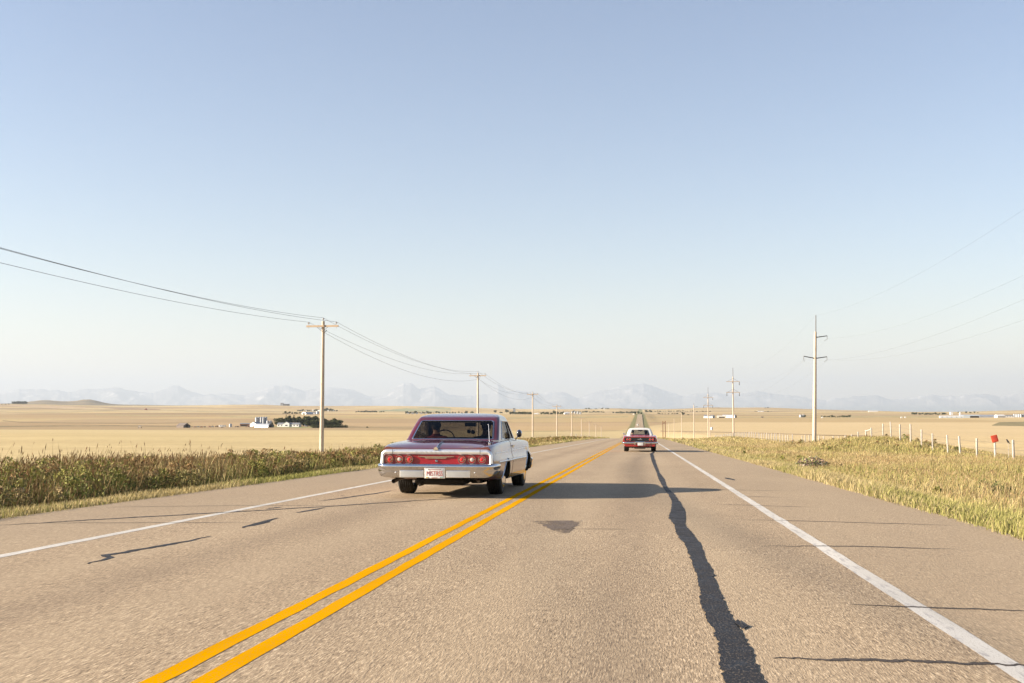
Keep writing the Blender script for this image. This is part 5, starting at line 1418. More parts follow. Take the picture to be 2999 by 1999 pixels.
# ================================================================== FAR FIELDS, FARMS AND TREES
def field_patch(pts_top, pts_bot, c, label, c2=None, lift=.07):
    """ground patch between two pixel lines (top farther away, bottom nearer), draped over the land"""
    xs = np.linspace(max(pts_top[0][0], pts_bot[0][0]), min(pts_top[-1][0], pts_bot[-1][0]), 40)
    yt = np.interp(xs, *zip(*pts_top)); yb = np.interp(xs, *zip(*pts_bot)); V = []
    for r in range(5):
        for x, a, b in zip(xs, yt, yb):
            p = hit(x, b + (a - b) * r / 4 + math.sin(x * .13 + r) * .15); p.z += lift + p.length * 1.5e-5; V.append(p)
    n = len(xs)
    me = bpy.data.meshes.new('field'); me.from_pydata(V, [], [(r * n + k, r * n + k + 1, (r + 1) * n + k + 1, (r + 1) * n + k) for r in range(4) for k in range(n - 1)])
    key = f'field_{c}'
    if key not in M:
        t = NT('field_cover'); f = t.noise(t.pos((.03, .008, 0)), 1., 5, .7); f2 = t.noise(t.pos((.3, .1, 0)), 1., 4, .7)
        col = t.mix(t.ramp(f, [(.35, 0.), (.65, 1.)]), tuple(x * .8 for x in c), tuple(min(1, x * 1.2) for x in c))
        t.bsdf(t.mix(t.math('MULTIPLY', t.ramp(f2, [(.4, 0.), (.7, 1.)]), .4), col, c2 or (.56, .43, .24)), .95, spec=.05); M[key] = t.mat
    return tag(finish('field', me, M[key]), label, kind='structure')
DK, OL, PL, GR = (.16, .13, .075), (.30, .25, .135), (.25, .175, .115), (.27, .275, .17)
def line(pts, th, c, label): return field_patch([(x, y - th) for x, y in pts], pts, c, label)
line([(0, 1250), (120, 1248.5), (330, 1247.5), (520, 1249), (600, 1250)], 2.6, DK, 'dark ditch line behind the pale left wheat field')
line([(8, 1232.5), (60, 1237), (200, 1239), (420, 1240), (560, 1239)], 1.8, DK, 'thin dark grass strip across the left fields')
line([(0, 1227), (240, 1227.5), (600, 1228.5)], .9, OL, 'thin brown margin across the left fields')
line([(280, 1215.5), (380, 1217), (520, 1218), (535, 1217)], 2.2, OL, 'olive strip in the middle of the left fields')
line([(0, 1207), (90, 1209.5), (180, 1208), (260, 1206), (330, 1203)], 2.2, OL, 'olive strip at the far left')
field_patch([(298, 1192.5), (380, 1194), (470, 1198)], [(298, 1193.5), (360, 1199), (470, 1200.5)], PL, 'dark ploughed patch on the left slope')
line([(470, 1200), (560, 1204.5), (700, 1206.5), (950, 1206.5)], 1.2, OL, 'thin olive line on the far left slope')
field_patch([(20, 1184.5), (130, 1187), (250, 1192)], [(20, 1187), (130, 1195), (250, 1196)], (.40, .29, .18), 'brownish field on the rise at the far left')
line([(650, 1221), (745, 1223), (790, 1222)], 3, OL, 'olive strip behind the grain bins')
line([(945, 1221.5), (1100, 1223), (1180, 1224)], 2.2, OL, 'olive strip right of the nearest pole')
line([(800, 1250), (870, 1252.5), (1000, 1251.5)], 2.4, (.19, .22, .085), 'green lawn in front of the white farmhouse')
line([(1000, 1250.5), (1090, 1252.5), (1210, 1254)], 1.4, DK, 'dark margin left of the dark red car')
field_patch([(1100, 1203), (1190, 1195), (1262, 1191), (1320, 1193.5)], [(1100, 1204.5), (1190, 1204.5), (1262, 1205.5), (1320, 1205)], GR, 'grey green field on the low hill behind the dark red car', (.33, .32, .2))
line([(1487, 1226), (1600, 1224), (1700, 1223.5), (1840, 1222)], 4.5, OL, 'wide olive slough strip left of the far road')
line([(1515, 1264), (1600, 1263.5), (1690, 1262), (1840, 1262)], 1.8, OL, 'brown margin across the wheat left of the far road')
line([(1934, 1263), (2100, 1266), (2240, 1269), (2400, 1274.5), (2560, 1278)], 1.8, PL, 'long brown margin across the right wheat field')
line([(1905, 1222), (2060, 1222.5), (2300, 1223), (2560, 1222.5)], 1.8, OL, 'far brown margin along the right farms')
field_patch([(2905, 1245), (2926, 1236), (2999, 1234.5), (3080, 1234)], [(2905, 1246), (2926, 1246.5), (2999, 1247.5), (3080, 1248)], (.20, .17, .09), 'ploughed brown field at the right edge', (.33, .28, .15))
line([(2480, 1222), (2560, 1221), (2640, 1222.5), (2760, 1223)], 5, OL, 'olive pasture left of the long pale sheds')
line([(2140, 1212), (2260, 1212), (2420, 1210), (2560, 1210)], 1.2, OL, 'far thin olive margin on the right hills')

def mpp(p): return p.length / F                         # metres in one photo pixel at p
# ---- trees: a few grown shapes, then copies
def leaf_cloud(blobs, n, size, pal, seed):
    r2 = np.random.default_rng(seed); V, Cc = [], []
    w = np.array([b[3] ** 2 for b in blobs]); w /= w.sum()
    tone = r2.uniform(.75, 1.3, len(blobs))
    for k in r2.choice(len(blobs), n, p=w):
        cx, cy, cz, r_, sq = blobs[k]
        d = r2.normal(size=3); d /= np.linalg.norm(d); q = r_ * r2.uniform(.55, 1.05)
        c = np.array([cx, cy, cz]) + d * np.array([q, q, q * sq])
        u = r2.normal(size=3); u /= np.linalg.norm(u); v = np.cross(u, r2.normal(size=3)); v /= np.linalg.norm(v)
        s = size * r2.uniform(.6, 1.4)
        V += [c - u * s, c + v * s * .7, c + u * s, c - v * s * .7]
        cc = np.array(pal[r2.integers(len(pal))]) * tone[k] * r2.uniform(.8, 1.2)
        Cc += [cc] * 4
    return np.array(V), np.array(Cc)
TREE_PAL = [(.060, .075, .030), (.085, .095, .035), (.045, .060, .025), (.11, .11, .04)]
SPRUCE_PAL = [(.030, .045, .026), (.042, .058, .030), (.055, .066, .036)]
PROTO = {}
def proto(kind):
    if kind in PROTO: return PROTO[kind]
    sd = sum(map(ord, kind)); r2 = random.Random(sd)
    tr = MB()
    if kind.startswith('spruce'):
        bl = [(0, 0, .10 + .86 * k / 11, .24 * (1 - k / 11.5) + .012, .40) for k in range(12)]
        V, Cc = leaf_cloud(bl, 700, .045, SPRUCE_PAL, sd); tr.tube([(0, 0, -.05), (0, 0, .9)], [.022, .004], 7)
    elif kind.startswith('bush'):
        bl = [(r2.uniform(-.42, .42), r2.uniform(-.3, .3), r2.uniform(.25, .62), r2.uniform(.22, .36), .8) for _ in range(7)]
        V, Cc = leaf_cloud(bl, 420, .075, TREE_PAL, sd); tr.tube([(0, 0, -.05), (.03, 0, .5)], [.03, .015], 6)
    else:
        bl = [(r2.uniform(-.26, .26), r2.uniform(-.26, .26), r2.uniform(.24, .84), r2.uniform(.15, .24), .85) for _ in range(13)] + [(0, 0, .55, .27, 1.15)]
        V, Cc = leaf_cloud(bl, 800, .05, TREE_PAL, sd)
        tr.tube([(0, 0, -.05), (.01, 0, .25), (.0, .01, .45)], [.035, .026, .016], 8)
        for b in bl[:6]: tr.tube([(.01, 0, .25), (b[0] * .6, b[1] * .6, (b[2] + .25) / 2), b[:3]], [.018, .012, .004], 5)
    PROTO[kind] = (V, Cc, tr); return PROTO[kind]
MESHES = {}
def tree(label, px, py, hpx, kind, group, parts=False, cat='tree', wide=1.0, p=None):
    p = p or hit(px, py); h = hpx * mpp(p)
    key = (kind, parts)
    if key not in MESHES:
        V, Cc, tr = proto(kind); n = len(V) // 4
        if parts:
            me = np_mesh('crown', V, np.arange(4 * n), np.arange(0, 4 * n, 4), Cc); me.materials.append(M['leaf'])
            m2 = bpy.data.meshes.new('trunk'); m2.from_pydata(tr.v, [], tr.f); m2.materials.append(M['brown_post'])
            MESHES[key] = (me, m2)
        else:
            tv = np.array(tr.v); fs = np.arange(4 * n).tolist(); st = np.arange(0, 4 * n, 4).tolist()
            for f in tr.f: st.append(len(fs)); fs += [i + 4 * n for i in f]
            me = np_mesh('tree', np.vstack([V, tv]), fs, st, np.vstack([Cc, np.tile((.10, .07, .05), (len(tv), 1))])); me.materials.append(M['leaf'])
            MESHES[key] = (me,)
    ms = MESHES[key]; nm = {'b': 'bush', 's': 'spruce_tree'}.get(kind[0], 'leafy_tree') if not kind.startswith('broad') else 'leafy_tree'
    rz = random.random() * 6.28; sc = (h * wide * random.uniform(.92, 1.1), h * wide * random.uniform(.92, 1.1), h)
    if parts:
        o = thing(nm, label, cat, p, rz, group); o.scale = sc
        for m_, n_ in zip(ms, ('crown', 'trunk')):
            c = bpy.data.objects.new(n_, m_); COL.objects.link(c); c.parent = o
    else:
        o = bpy.data.objects.new(nm, ms[0]); COL.objects.link(o); o.location = p; o.rotation_euler.z = rz; o.scale = sc
        tag(o, label, cat, group)
    return o
random.seed(21)
# ---- buildings
def gable(name, label, px, py, wpx, hpx, rpx, depth, wall, roof, yaw=0., group=None, cat='building', windows=0, door=None, p=None, chimney=False):
    """long side faces the road; wpx x hpx wall, rpx roof rise in photo pixels"""
    p = p or hit(px, py); s = mpp(p); w, h, r_ = wpx * s, hpx * s, rpx * s; d = depth
    o = thing(name, label, cat, p, yaw, group)
    mb = MB(); mb.prism([(-d / 2, -1), (-d / 2, h), (0, h + r_), (d / 2, h), (d / 2, -1)], 'x', -w / 2, w / 2); mb.build('wall', M[wall], o, smooth=False)
    e = .35; k = r_ / (d / 2); mb = MB()
    for q in (-1, 1):
        mb.prism([(0, h + r_ + .02), (q * (d / 2 + e), h - k * e + .02), (q * (d / 2 + e), h - k * e + .22), (0, h + r_ + .22)], 'x', -w / 2 - e, w / 2 + e)
    ro = mb.build('roof', M[roof], o, smooth=False)
    if chimney: MB().box((w * .2, .4, h + r_ + .4), (.7, .7, 1.4)).build('chimney', M['rust_shed'], ro, smooth=False)
    for i in range(windows):
        x = -w / 2 + w * (i + .5) / windows
        f = MB().box((x, -d / 2 - .04, h * .58), (min(1.6, w / windows * .6), .08, h * .42)).build('window', M['dark_glass'], o, smooth=False)
    if door:
        side, dw, dh = door
        if side == 'end': MB().box((w / 2 + .04, 0, dh / 2), (.1, dw, dh)).build('door', M['opening'], o, smooth=False)
        else: MB().box((side * w / 2, -d / 2 - .05, dh / 2), (dw, .1, dh)).build('door', M['opening'], o, smooth=False)
    return o
def quonset(label, px, py, wpx, hpx, depth, yaw, wall='galvanised', front='white_paint', door=True):
    p = hit(px, py); s = mpp(p); w, h = wpx * s, hpx * s
    o = thing('arched_shed', label, 'shed', p, yaw, 'arched metal sheds')
    arc = [(w / 2 * math.cos(a), h * math.sin(a)) for a in np.linspace(0, math.pi, 17)]
    MB().prism([(w / 2, -1)] + arc + [(-w / 2, -1)], 'y', .05, depth).build('roof', M[wall], o, smooth=False)
    MB().prism([(w / 2 * .985, -1)] + [(x * .985, z * .985) for x, z in arc] + [(-w / 2 * .985, -1)], 'y', 0, .2).build('front_wall', M[front], o, smooth=False)
    if door: MB().box((0, -.05, h * .32), (w * .36, .1, h * .64)).build('door', M['opening'], o, smooth=False)
    return o
def grain_bin(label, px, py, wpx, hpx, group, p=None):
    p = p or hit(px, py); s = mpp(p); r_, h = wpx * s / 2, hpx * s
    o = thing('grain_bin', label, 'grain bin', p, 0, group)
    pr = [(r_, -1.0)]
    for k in range(7): pr += [(r_, h * .86 * k / 7 + .02), (r_ * 1.012, h * .86 * (k + .5) / 7)]
    MB().lathe(pr + [(r_, h * .86)], (0, 0, 0), 'z', 20).build('wall', M['galvanised'], o, angle=20)
    MB().lathe([(r_ * 1.03, h * .855), (r_ * .5, h * .93), (r_ * .15, h * .97), (r_ * .12, h * .98)], (0, 0, 0), 'z', 20).build('roof', M['galvanised'], o)
    return o
def machine(name, label, px, py, lpx, hpx, paint, kind='truck', yaw=None, group=None, cat='farm vehicle'):
    p = hit(px, py); s = mpp(p); L, h = lpx * s, hpx * s
    o = thing(name, label, cat, p, random.uniform(-.6, .6) if yaw is None else yaw, group)
    wr = h * .22
    if kind == 'combine':
        MB().rbox((0, 0, h * .58), (L * .62, L * .36, h * .50), .3).build('body', M[paint], o)
        MB().rbox((L * .36, 0, h * .72), (L * .22, L * .30, h * .42), .2).build('cab', M['dark_glass'], o)
        MB().lathe([(h * .14, -L * .28), (h * .17, -L * .25), (h * .17, L * .25), (h * .14, L * .28)], (L * .55, 0, h * .18), 'y', 12).build('header', M[paint], o)
    elif kind == 'trailer':
        mb = MB(); mb.rbox((0, 0, h * .58), (L * .92, 2.3, h * .72), .25); mb.build('body', M[paint], o)
        for x in (-.22, .15): MB().box((L * x, -1.17, h * .66), (L * .16, .05, h * .22)).build('window', M['dark_glass'], o, smooth=False)
        MB().box((L * .33, -1.17, h * .5), (L * .1, .05, h * .5)).build('door', M['cream_paint'], o, smooth=False)
    else:
        MB().prism([(-L / 2, wr), (-L / 2, h * .55), (-L * .12, h * .58), (-L * .06, h), (L * .2, h), (L * .28, h * .62), (L / 2, h * .56), (L / 2, wr)], 'y', -.9, .9).build('body', M[paint], o, smooth=False)
        MB().prism([(-L * .045, h * .62), (-L * .02, h * .94), (L * .17, h * .94), (L * .22, h * .64)], 'y', -.93, .93).build('window', M['dark_glass'], o, smooth=False)
    for x in ((-.3, .3) if kind != 'trailer' else (-.1, .05)):
        for y in (-.85, .85):
            MB().lathe([(wr * .7, -.12), (wr, -.09), (wr, .09), (wr * .7, .12)], (L * x, y, wr), 'y', 12).build('wheel', M['rubber'], o)
    return o
# -- the farm left of the nearest pole
gable('old_barn', 'old weathered grey barn standing alone left of the farm', 537, 1252, 30, 6, 6.5, 11, 'old_wood', 'old_wood', R(-28), door=('end', 4, 4), cat='barn')
for k, (x, y, l, h, pt, kd, lb) in enumerate([(570, 1251, 8, 3.2, 'rust_shed', 'truck', 'rusty old truck just right of the old barn'), (580, 1251, 8, 3.4, 'white_paint', 'truck', 'white old truck among the parked wrecks'), (590, 1251.3, 7, 3, 'red_machine', 'truck', 'red old truck among the parked wrecks'), (600, 1251, 7, 3, 'old_wood', 'truck', 'grey old car at the right of the parked wrecks'),
        (613, 1251, 8, 4, 'rust_shed', 'truck', 'brown farm truck left of the white trailer'), (622, 1250.5, 8, 4.5, 'white_paint', 'truck', 'white farm truck left of the white trailer'), (634, 1250.5, 10, 5, 'rust_shed', 'combine', 'dark brown combine left of the white trailer'), (693, 1250.5, 12, 4, 'old_wood', 'combine', 'grey implement right of the small hopper bin'), (725, 1250.5, 14, 4, 'rust_shed', 'combine', 'rusty implement in front of the open shed'), (744, 1250, 10, 3, 'red_machine', 'truck', 'red truck in front of the arched sheds')]):
    machine({'truck': 'farm_truck', 'combine': 'farm_machine'}[kd], lb, x, y, l, h, pt, kd, group='vehicles and machines parked on the farm')
machine('white_trailer', 'white house trailer between the wrecks and the hopper bin', 651, 1251.5, 20, 7.5, 'white_paint', 'trailer', R(6), cat='trailer')
o = grain_bin('small hopper bin with cone roof beside the white trailer', 675, 1250, 8, 10, 'bins of the near farm')
gable('open_shed', 'long rust brown open shed left of the arched sheds', 721, 1248, 31, 7, 2.0, 9, 'rust_shed', 'grey_roof', R(4), door=(-.2, 9, 2.2), cat='shed')
for k in range(5): grain_bin(['leftmost tall grain bin of the five behind the arched sheds', 'second tall grain bin from the left behind the arched sheds', 'middle tall grain bin behind the arched sheds', 'fourth tall grain bin from the left behind the arched sheds', 'rightmost tall grain bin of the five behind the arched sheds'][k], 751 + 7.0 * k, 1240 - .15 * k, 7.3, 19.5, 'bins of the near farm')
gable('white_barn', 'white gabled barn with grey roof in front of the tall bins', 750, 1249, 22, 8, 5.5, 13, 'white_paint', 'grey_roof', R(62), cat='barn', door=('end', 4, 4))
quonset('grey arched shed right of the white barn', 793, 1251.5, 22, 11, 26, R(62), front='dark_roof')
for k in range(2): grain_bin(['short grain bin right of the tall bins', 'shorter grain bin beside the dark spruce'][k], 784 + 8 * k, 1240, 7, 9, 'bins of the near farm')
tree('dark spruce between the arched shed and the white farmhouse', 797, 1249, 16, 'spruce_a', 'spruces on the near farm', True, 'spruce', 1.5)
tree('lower dark spruce right of the arched shed', 790, 1250, 9, 'spruce_b', 'spruces on the near farm', True, 'spruce', 1.6)
hs = gable('farmhouse', 'long white farmhouse with grey roof in front of the shelterbelt', 847, 1249.5, 66, 7.5, 4, 9, 'white_paint', 'grey_roof', R(-5), windows=7, cat='house', chimney=True)
s_h = mpp(hs.location); wg = 18 * s_h
mb = MB(); mb.prism([(-wg / 2, -.5), (-wg / 2, 9.5 * s_h), (0, 14.5 * s_h), (wg / 2, 9.5 * s_h), (wg / 2, -.5)], 'y', -5.6, -3.0); gw = mb.build('front_gable', M['white_paint'], hs, smooth=False); gw.location.x = -4 * s_h
mb = MB()
for q in (-1, 1): mb.prism([(0, 14.6 * s_h), (q * (wg / 2 + .3), 9.3 * s_h), (q * (wg / 2 + .3), 9.3 * s_h + .3), (0, 14.6 * s_h + .3)], 'y', -5.9, -2.5)
gr = mb.build('gable_roof', M['grey_roof'], gw, smooth=False)
MB().box((0, -5.66, 4.5 * s_h), (3.4, .08, 1.4)).build('window', M['dark_glass'], gw, smooth=False)
gable('garden_hut', 'tiny white garden hut right of the white farmhouse', 897, 1248, 8, 3.5, 2, 3, 'white_paint', 'white_paint', R(10), cat='hut')
for k, (x, h) in enumerate(((838, 34), (848, 37), (860, 35))):
    tree(['left of the three tall spruces behind the white farmhouse', 'middle and tallest spruce behind the white farmhouse', 'right of the three tall spruces behind the white farmhouse'][k], x, 1248, h, 'spruce_' + 'abc'[k], 'spruces on the near farm', True, 'spruce', 1.05)
random.seed(31)
for k in range(22):
    x = 812 + 8.6 * k + random.uniform(-3, 3)
    tree('leafy tree in the dense shelterbelt behind the white farmhouse', x, 1247.5 - (2 if k < 6 else 0), random.uniform(21, 31) * (1 if x < 935 else .86), 'broad_' + 'abc'[k % 3], 'shelterbelt trees of the near farm', True, 'tree', 1.25)
for k in range(12):
    x = 900 + 8.4 * k
    tree('dark tree on the front edge of the shelterbelt right of the farmhouse', x, 1249.5, random.uniform(17, 23), 'broad_' + 'bca'[k % 3], 'front shelterbelt trees of the near farm', True, 'tree', 1.35)
p0, p1 = hit(915, 1253), hit(1015, 1252.5)
hd = thing('hedge', 'long clipped dark hedge in front of the shelterbelt', 'hedge', p0)
bl = [tuple((p1 - p0) * f + Vector((0, 0, 1.9))) + (2.4, .85) for f in np.linspace(0, 1, 34)]
Vh, Ch = leaf_cloud(bl, 3600, .42, TREE_PAL, 5); finish('foliage', np_mesh('foliage', Vh, np.arange(len(Vh)), np.arange(0, len(Vh), 4), Ch), M['leaf'], hd, smooth=False)
tree('lone round bush in the wheat right of the hedge', 1076, 1252.5, 5, 'bush_a', 'lone bushes in the wheat', cat='bush', wide=1.3)
# irrigation frame
p = hit(410, 1253); o = thing('irrigation_frame', 'small pale wheel frame standing at the dark ditch line', 'farm machine', p)
mb = MB()
for x in (-2, 2): mb.tube([(x, 0, 0), (0, 0, 3.4)], .12, 5); mb.tube([(x, -1.5, 0), (0, 0, 3.4)], .1, 5)
mb.tube([(-3.5, 0, 3.3), (3.5, 0, 3.5)], .12, 5); mb.build('frame', M['galvanised'], o)
for x in (-2, 2): MB().lathe([(.5, -.15), (.6, 0), (.5, .15)], (x, 0, .5), 'y', 10).build('wheel', M['rubber'], o)
machine('combine_harvester', 'red combine harvester at work on the far left slope', 427, 1200.5, 7, 5, 'red_machine', 'combine', .3, cat='combine')
# -- the second farm
quonset('white fronted arched shed of the farther farm left of the nearest pole', 890, 1213, 20, 7, 30, R(-30))
gable('long_shed', 'long grey shed of the farther farm left of the nearest pole', 912, 1212.5, 24, 4, 2.5, 14, 'white_paint', 'grey_roof', R(4), cat='shed')
grain_bin('pale bin beside the nearest pole on the farther farm', 930, 1212, 9, 9, 'bins of the farther farm')
for k in range(8): tree('dark tree around the farther farm left of the nearest pole', 828 + 7 * k + random.uniform(-2, 2), 1211.5, random.uniform(4, 9), ('spruce_a', 'broad_a', 'bush_b', 'broad_b')[k % 4], 'trees of the farther farm', wide=1.3)
for k in range(7): gable('farm_house', 'tiny white farm building on the upper ridge behind the nearest pole', 884 + 16 * k + random.uniform(-3, 3), 1203.5, random.uniform(5, 9), 2.2, 1.6, 9, 'white_paint', ('grey_roof', 'dark_roof', 'white_paint')[k % 3], R(random.uniform(-20, 20)), 'buildings on the upper ridge', cat='building')
for k in range(9): tree('tree among the white buildings on the upper ridge', 872 + 7 * k, 1204, random.uniform(3, 7), ('broad_a', 'bush_a', 'broad_c')[k % 3], 'trees on the upper ridge', wide=1.3)
for k in range(6): tree('taller rounded tree right of the nearest pole on the upper ridge', 951 + 7 * k, 1204.5, random.uniform(7, 12) if k < 4 else 5, 'broad_' + 'abc'[k % 3], 'trees right of the nearest pole', wide=1.35)
for k in range(9): tree('low dark tree in the row across the field right of the nearest pole', 1043 + 7 * k, 1207, random.uniform(4, 7), ('bush_a', 'broad_b', 'bush_b')[k % 3], 'tree row in the field', wide=1.5)
# hilltop
for k in range(3): gable('hilltop_house', 'small grey building on the skyline left of the nearest pole', 826 + 9 * k, 1187, 8, 3.2 if k else 5.5, 1.6, 14, 'grey_roof', 'dark_roof', R(10 * k), 'buildings on the skyline')
for k in range(9): tree('dark tree of the grove on the skyline at the far left', 38 + 4.8 * k, 1183.5, random.uniform(7, 9.5), 'broad_' + 'abc'[k % 3], 'grove on the skyline', wide=1.25)
for k, (x, h) in enumerate(((5, 2.5), (16, 2.5), (26, 3))): tree('low bush on the skyline left of the grove', x, 1184, h, 'bush_a', 'bushes on the skyline', cat='bush', wide=1.8)
# village line behind the cars
random.seed(41)
def row(label, group, x0, x1, y, n, hlo, hhi, kinds=('broad_a', 'broad_b', 'bush_a', 'broad_c'), wide=1.35):
    for k in range(n): tree(label, x0 + (x1 - x0) * (k + .5) / n + random.uniform(-2.5, 2.5), y + random.uniform(-.5, .5), random.uniform(hlo, hhi), kinds[k % len(kinds)], group, wide=wide)
row('small tree of the hamlet on the left behind the dark red car', 'hamlet trees left of the red car', 1065, 1130, 1207, 9, 3, 6)
row('tree of the hamlet straight behind the dark red car', 'hamlet trees behind the red car', 1185, 1262, 1211, 11, 5, 9)
row('tree in the line just above the roof of the dark red car', 'trees above the red car roof', 1265, 1390, 1210, 15, 3, 8)
for k in range(5): gable('hamlet_house', 'tiny white house between the hamlet trees behind the dark red car', 1195 + 13 * k, 1211.5, 6, 2, 1.5, 8, 'white_paint', 'grey_roof', R(10), 'hamlet houses', cat='house')
tree('single squat tree left of the grain elevator', 1451, 1208, 8, 'broad_a', 'trees by the elevator', wide=1.6); tree('small tree right of the squat one', 1467, 1210, 6, 'bush_a', 'trees by the elevator', wide=1.2); tree('tall round tree left of the grain elevator', 1484, 1209.5, 12, 'broad_b', 'trees by the elevator', wide=1.1)
pe = hit(1506, 1211); se = mpp(pe)
o = thing('grain_elevator', 'dark grey grain elevator tower above the trees', 'grain elevator', pe)
MB().box((0, 0, 7.5 * se - 1), (6.4 * se, 9, 15 * se)).build('tower', M['grey_roof'], o, smooth=False)
MB().prism([(-4, 15 * se - 1), (0, 17 * se - 1), (4, 15 * se - 1)], 'x', -3.4 * se, 3.4 * se).build('roof', M['dark_roof'], o, smooth=False)
row('tree of the dense row right of the grain elevator', 'dense row right of the elevator', 1493, 1556, 1213, 12, 6, 10)
gable('white_shed', 'low white shed in the gap of the tree row', 1571, 1212.5, 12, 2, 1.2, 10, 'white_paint', 'white_paint', 0, cat='shed')
row('tree of the row left of the white arched sheds', 'row left of the arched sheds', 1582, 1650, 1213, 12, 6, 11)
gable('white_hall', 'white low hall at the right end of the tree row', 1660, 1212.5, 16, 3, 3, 16, 'white_paint', 'white_paint', R(20), cat='building')
for k in range(4): grain_bin('grey grain bin right of the white low hall', 1676 + 8 * k, 1212, 6, 8 if k < 3 else 6, 'bins right of the white hall')
row('dark tree in the long row left of the far end of the road', 'long row left of the road end', 1672, 1770, 1207.5, 15, 3, 6, ('bush_a', 'broad_b', 'bush_b'), 1.6)
row('tree round the hilltop farm left of the road end', 'hilltop farm trees', 1712, 1786, 1197.5, 9, 2, 5, ('bush_a', 'broad_a'), 1.6)
for k in range(2): gable('hilltop_farm', ['longer white building of the hilltop farm left of the road end', 'shorter white building of the hilltop farm left of the road end'][k], 1772 - 16 * k, 1197.5, 11 - 4 * k, 2, 1, 12, 'white_paint', 'grey_roof', 0, cat='building')
row('tree of the dark row at the far end of the road', 'trees at the road end', 1796, 1860, 1210, 11, 4, 7, ('broad_a', 'bush_a', 'broad_c'), 1.5)
for k, (x, h) in enumerate(((1861, 9), (1869, 10), (1878, 6))): tree('taller tree straight above the far end of the road', x, 1212.5, h, 'broad_' + 'abc'[k], 'taller trees at the road end', wide=1.2)
row('spindly tree right of the far end of the road', 'trees right of the road end', 1893, 1906, 1207, 3, 5, 9)
row('low tree in the long row on the right hills', 'long row on the right hills', 1905, 2085, 1205, 22, 1.8, 4, ('bush_a', 'bush_b', 'broad_b'), 1.9)
row('bush along the field margin right of the road end', 'bushes right of the road end', 1925, 1990, 1212, 7, 2, 5, ('bush_a', 'bush_b'), 1.6)
tree('round dark tree alone right of the far road', 2001, 1215, 9, 'broad_c', 'lone trees right of the road', wide=1.3); tree('low bush beside the round dark tree', 2016, 1215.5, 4, 'bush_b', 'lone trees right of the road', cat='bush', wide=1.5)
# the motorhome on the far road and a parked car beyond
p = hit(1861.5, 1249); s = mpp(p)
o = thing('motorhome', 'white motorhome far off on the straight road in the valley', 'motorhome', (-1.9 - 2.0, p.y, float(road_z(p.y)) + road_lift(p.y)))
MB().rbox((0, 2.5, 1.9), (2.5, 6.2, 2.5), .2).build('body', M['white_paint'], o); MB().rbox((0, 5.9, 1.3), (2.2, 1.6, 1.5), .25).build('cab', M['white_paint'], o)
MB().box((.2, -.63, 2.1), (1.5, .06, .8)).build('window', M['dark_glass'], o, smooth=False)
for x in (-1, 1):
    for y in (.8, 5.6): MB().lathe([(.25, -.13), (.38, -.1), (.38, .1), (.25, .13)], (x * 1.08, y, .40), 'x', 14).build('wheel', M['rubber'], o)
machine('parked_van', 'white van parked where the far road ends in the trees', 1856, 1213.5, 6, 2.2, 'white_paint', 'trailer', cat='van')
# -- right hand farms
gable('white_barn', 'white shed with a blue grey gable behind the third transmission pole', 2077, 1223.5, 27, 5, 4, 17, 'white_paint', 'grey_roof', R(-22), cat='shed', door=('end', 5, 4))
gable('low_shed', 'low cream shed with dark open front right of the white one', 2113, 1223, 26, 4, 2, 10, 'cream_paint', 'cream_paint', R(-8), cat='shed', door=(.1, 14, 2.6))
quonset('grey arched shed behind the second transmission pole', 2155, 1223, 13, 9, 34, R(60), front='dark_roof')
machine('hay_trailer', 'dark trailer alone in the stubble right of the arched shed', 2233, 1222.5, 9, 3, 'dark_roof', 'trailer', .1, cat='trailer')
row('dark shrub around the farm on the right hill', 'shrubs of the right hill farm', 2208, 2262, 1205, 9, 1.8, 3.2, ('bush_a', 'bush_b'), 1.9)
for k in range(3): gable('hill_farm', 'small pale building of the farm on the right hill', 2222 + 6 * k, 1205.5, 5, 2.2, 1, 9, 'white_paint', 'grey_roof', 0, 'buildings of the right hill farm')
row('tree of the tiny clump on the right skyline', 'clump on the right skyline', 2240, 2250, 1194.5, 3, 2, 3.5, ('bush_a', 'broad_b'), 1.6)
for k in range(2): grain_bin('pair of pale bins left of the tall near transmission pole', 2345 + 9 * k, 1221.5, 8, 8, 'bins by the tall pole')
row('tree beside the pale bins by the tall pole', 'trees by the tall pole', 2352, 2362, 1221.5, 2, 6, 8)
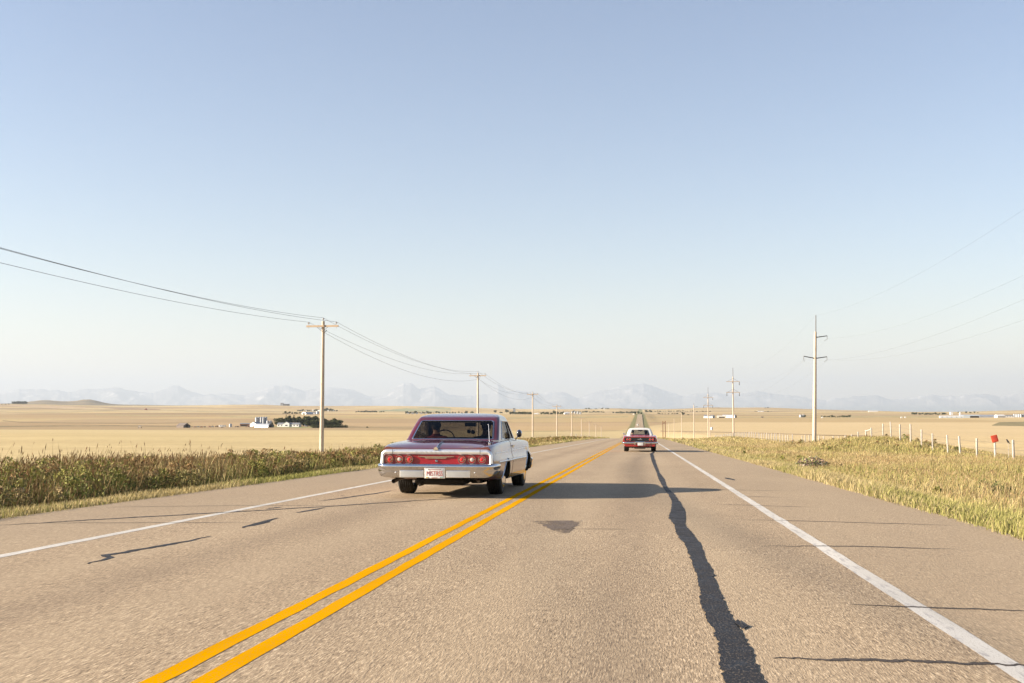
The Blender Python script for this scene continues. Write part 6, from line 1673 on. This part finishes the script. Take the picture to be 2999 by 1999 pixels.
row('tree in the loose row right of the tall near transmission pole', 'loose row right of the tall pole', 2404, 2492, 1221.5, 13, 3, 7.5, ('broad_a', 'bush_a', 'broad_c', 'bush_b'), 1.4)
gable('long_shed', 'very long low white shed on the right skyline', 2557, 1205.5, 25, 2.2, .8, 14, 'white_paint', 'cream_paint', 0, cat='shed')
row('tree of the dark group left of the big right farm', 'group left of the big farm', 2672, 2768, 1214, 17, 3, 8, ('broad_a', 'bush_a', 'broad_b'), 1.4)
gable('white_tower', 'white square tower behind the long pale sheds', 2786, 1214.5, 6.5, 7, .6, 12, 'white_paint', 'white_paint', 0, cat='tower'); gable('white_tower', 'smaller white tower right of the square one', 2812, 1213.5, 4, 5, .5, 9, 'white_paint', 'white_paint', 0, cat='tower')
row('tree above the roofs of the long pale sheds', 'trees above the long sheds', 2800, 2870, 1209, 6, 2, 5, ('broad_a', 'bush_b'), 1.4)
gable('long_shed', 'leftmost long pale green shed of the big right farm', 2786, 1223.5, 60, 4, 2, 16, 'pale_metal', 'white_paint', R(-6), cat='shed', windows=5)
gable('long_shed', 'second long shed of the big right farm with dark openings', 2838, 1223, 48, 5.5, 2.5, 18, 'pale_metal', 'pale_metal', R(-4), cat='shed', door=(.5, 20, 5))
gable('long_shed', 'longest grey roofed shed of the big right farm', 2893, 1222, 54, 3, 4, 26, 'galvanised', 'galvanised', R(-3), cat='shed')
gable('white_hall', 'white hall with small round roof vents left of the row of bins', 2928, 1222.5, 22, 5, 3, 15, 'white_paint', 'white_paint', R(12), cat='building')
gable('low_shed', 'low white shed with dark windows touching the row of bins', 2953, 1222, 26, 4, 2, 10, 'white_paint', 'grey_roof', 0, cat='shed', windows=4)
for k in range(9): grain_bin('grey bin in the long row at the right edge of the picture', 2971 + 6.4 * k, 1221.5, 6.2, 9, 'row of bins at the right edge')
for k, x in enumerate((2408, 2640, 2651)): gable('tiny_shed', ['tiny white shed in the stubble right of the tall pole', 'tiny white shed left of the long pale sheds', 'second tiny white shed left of the long pale sheds'][k], x + (240 if k == 0 else 0) * 0, 1223.5, 4, 2, 1, 4, 'white_paint', 'white_paint', 0, cat='hut')
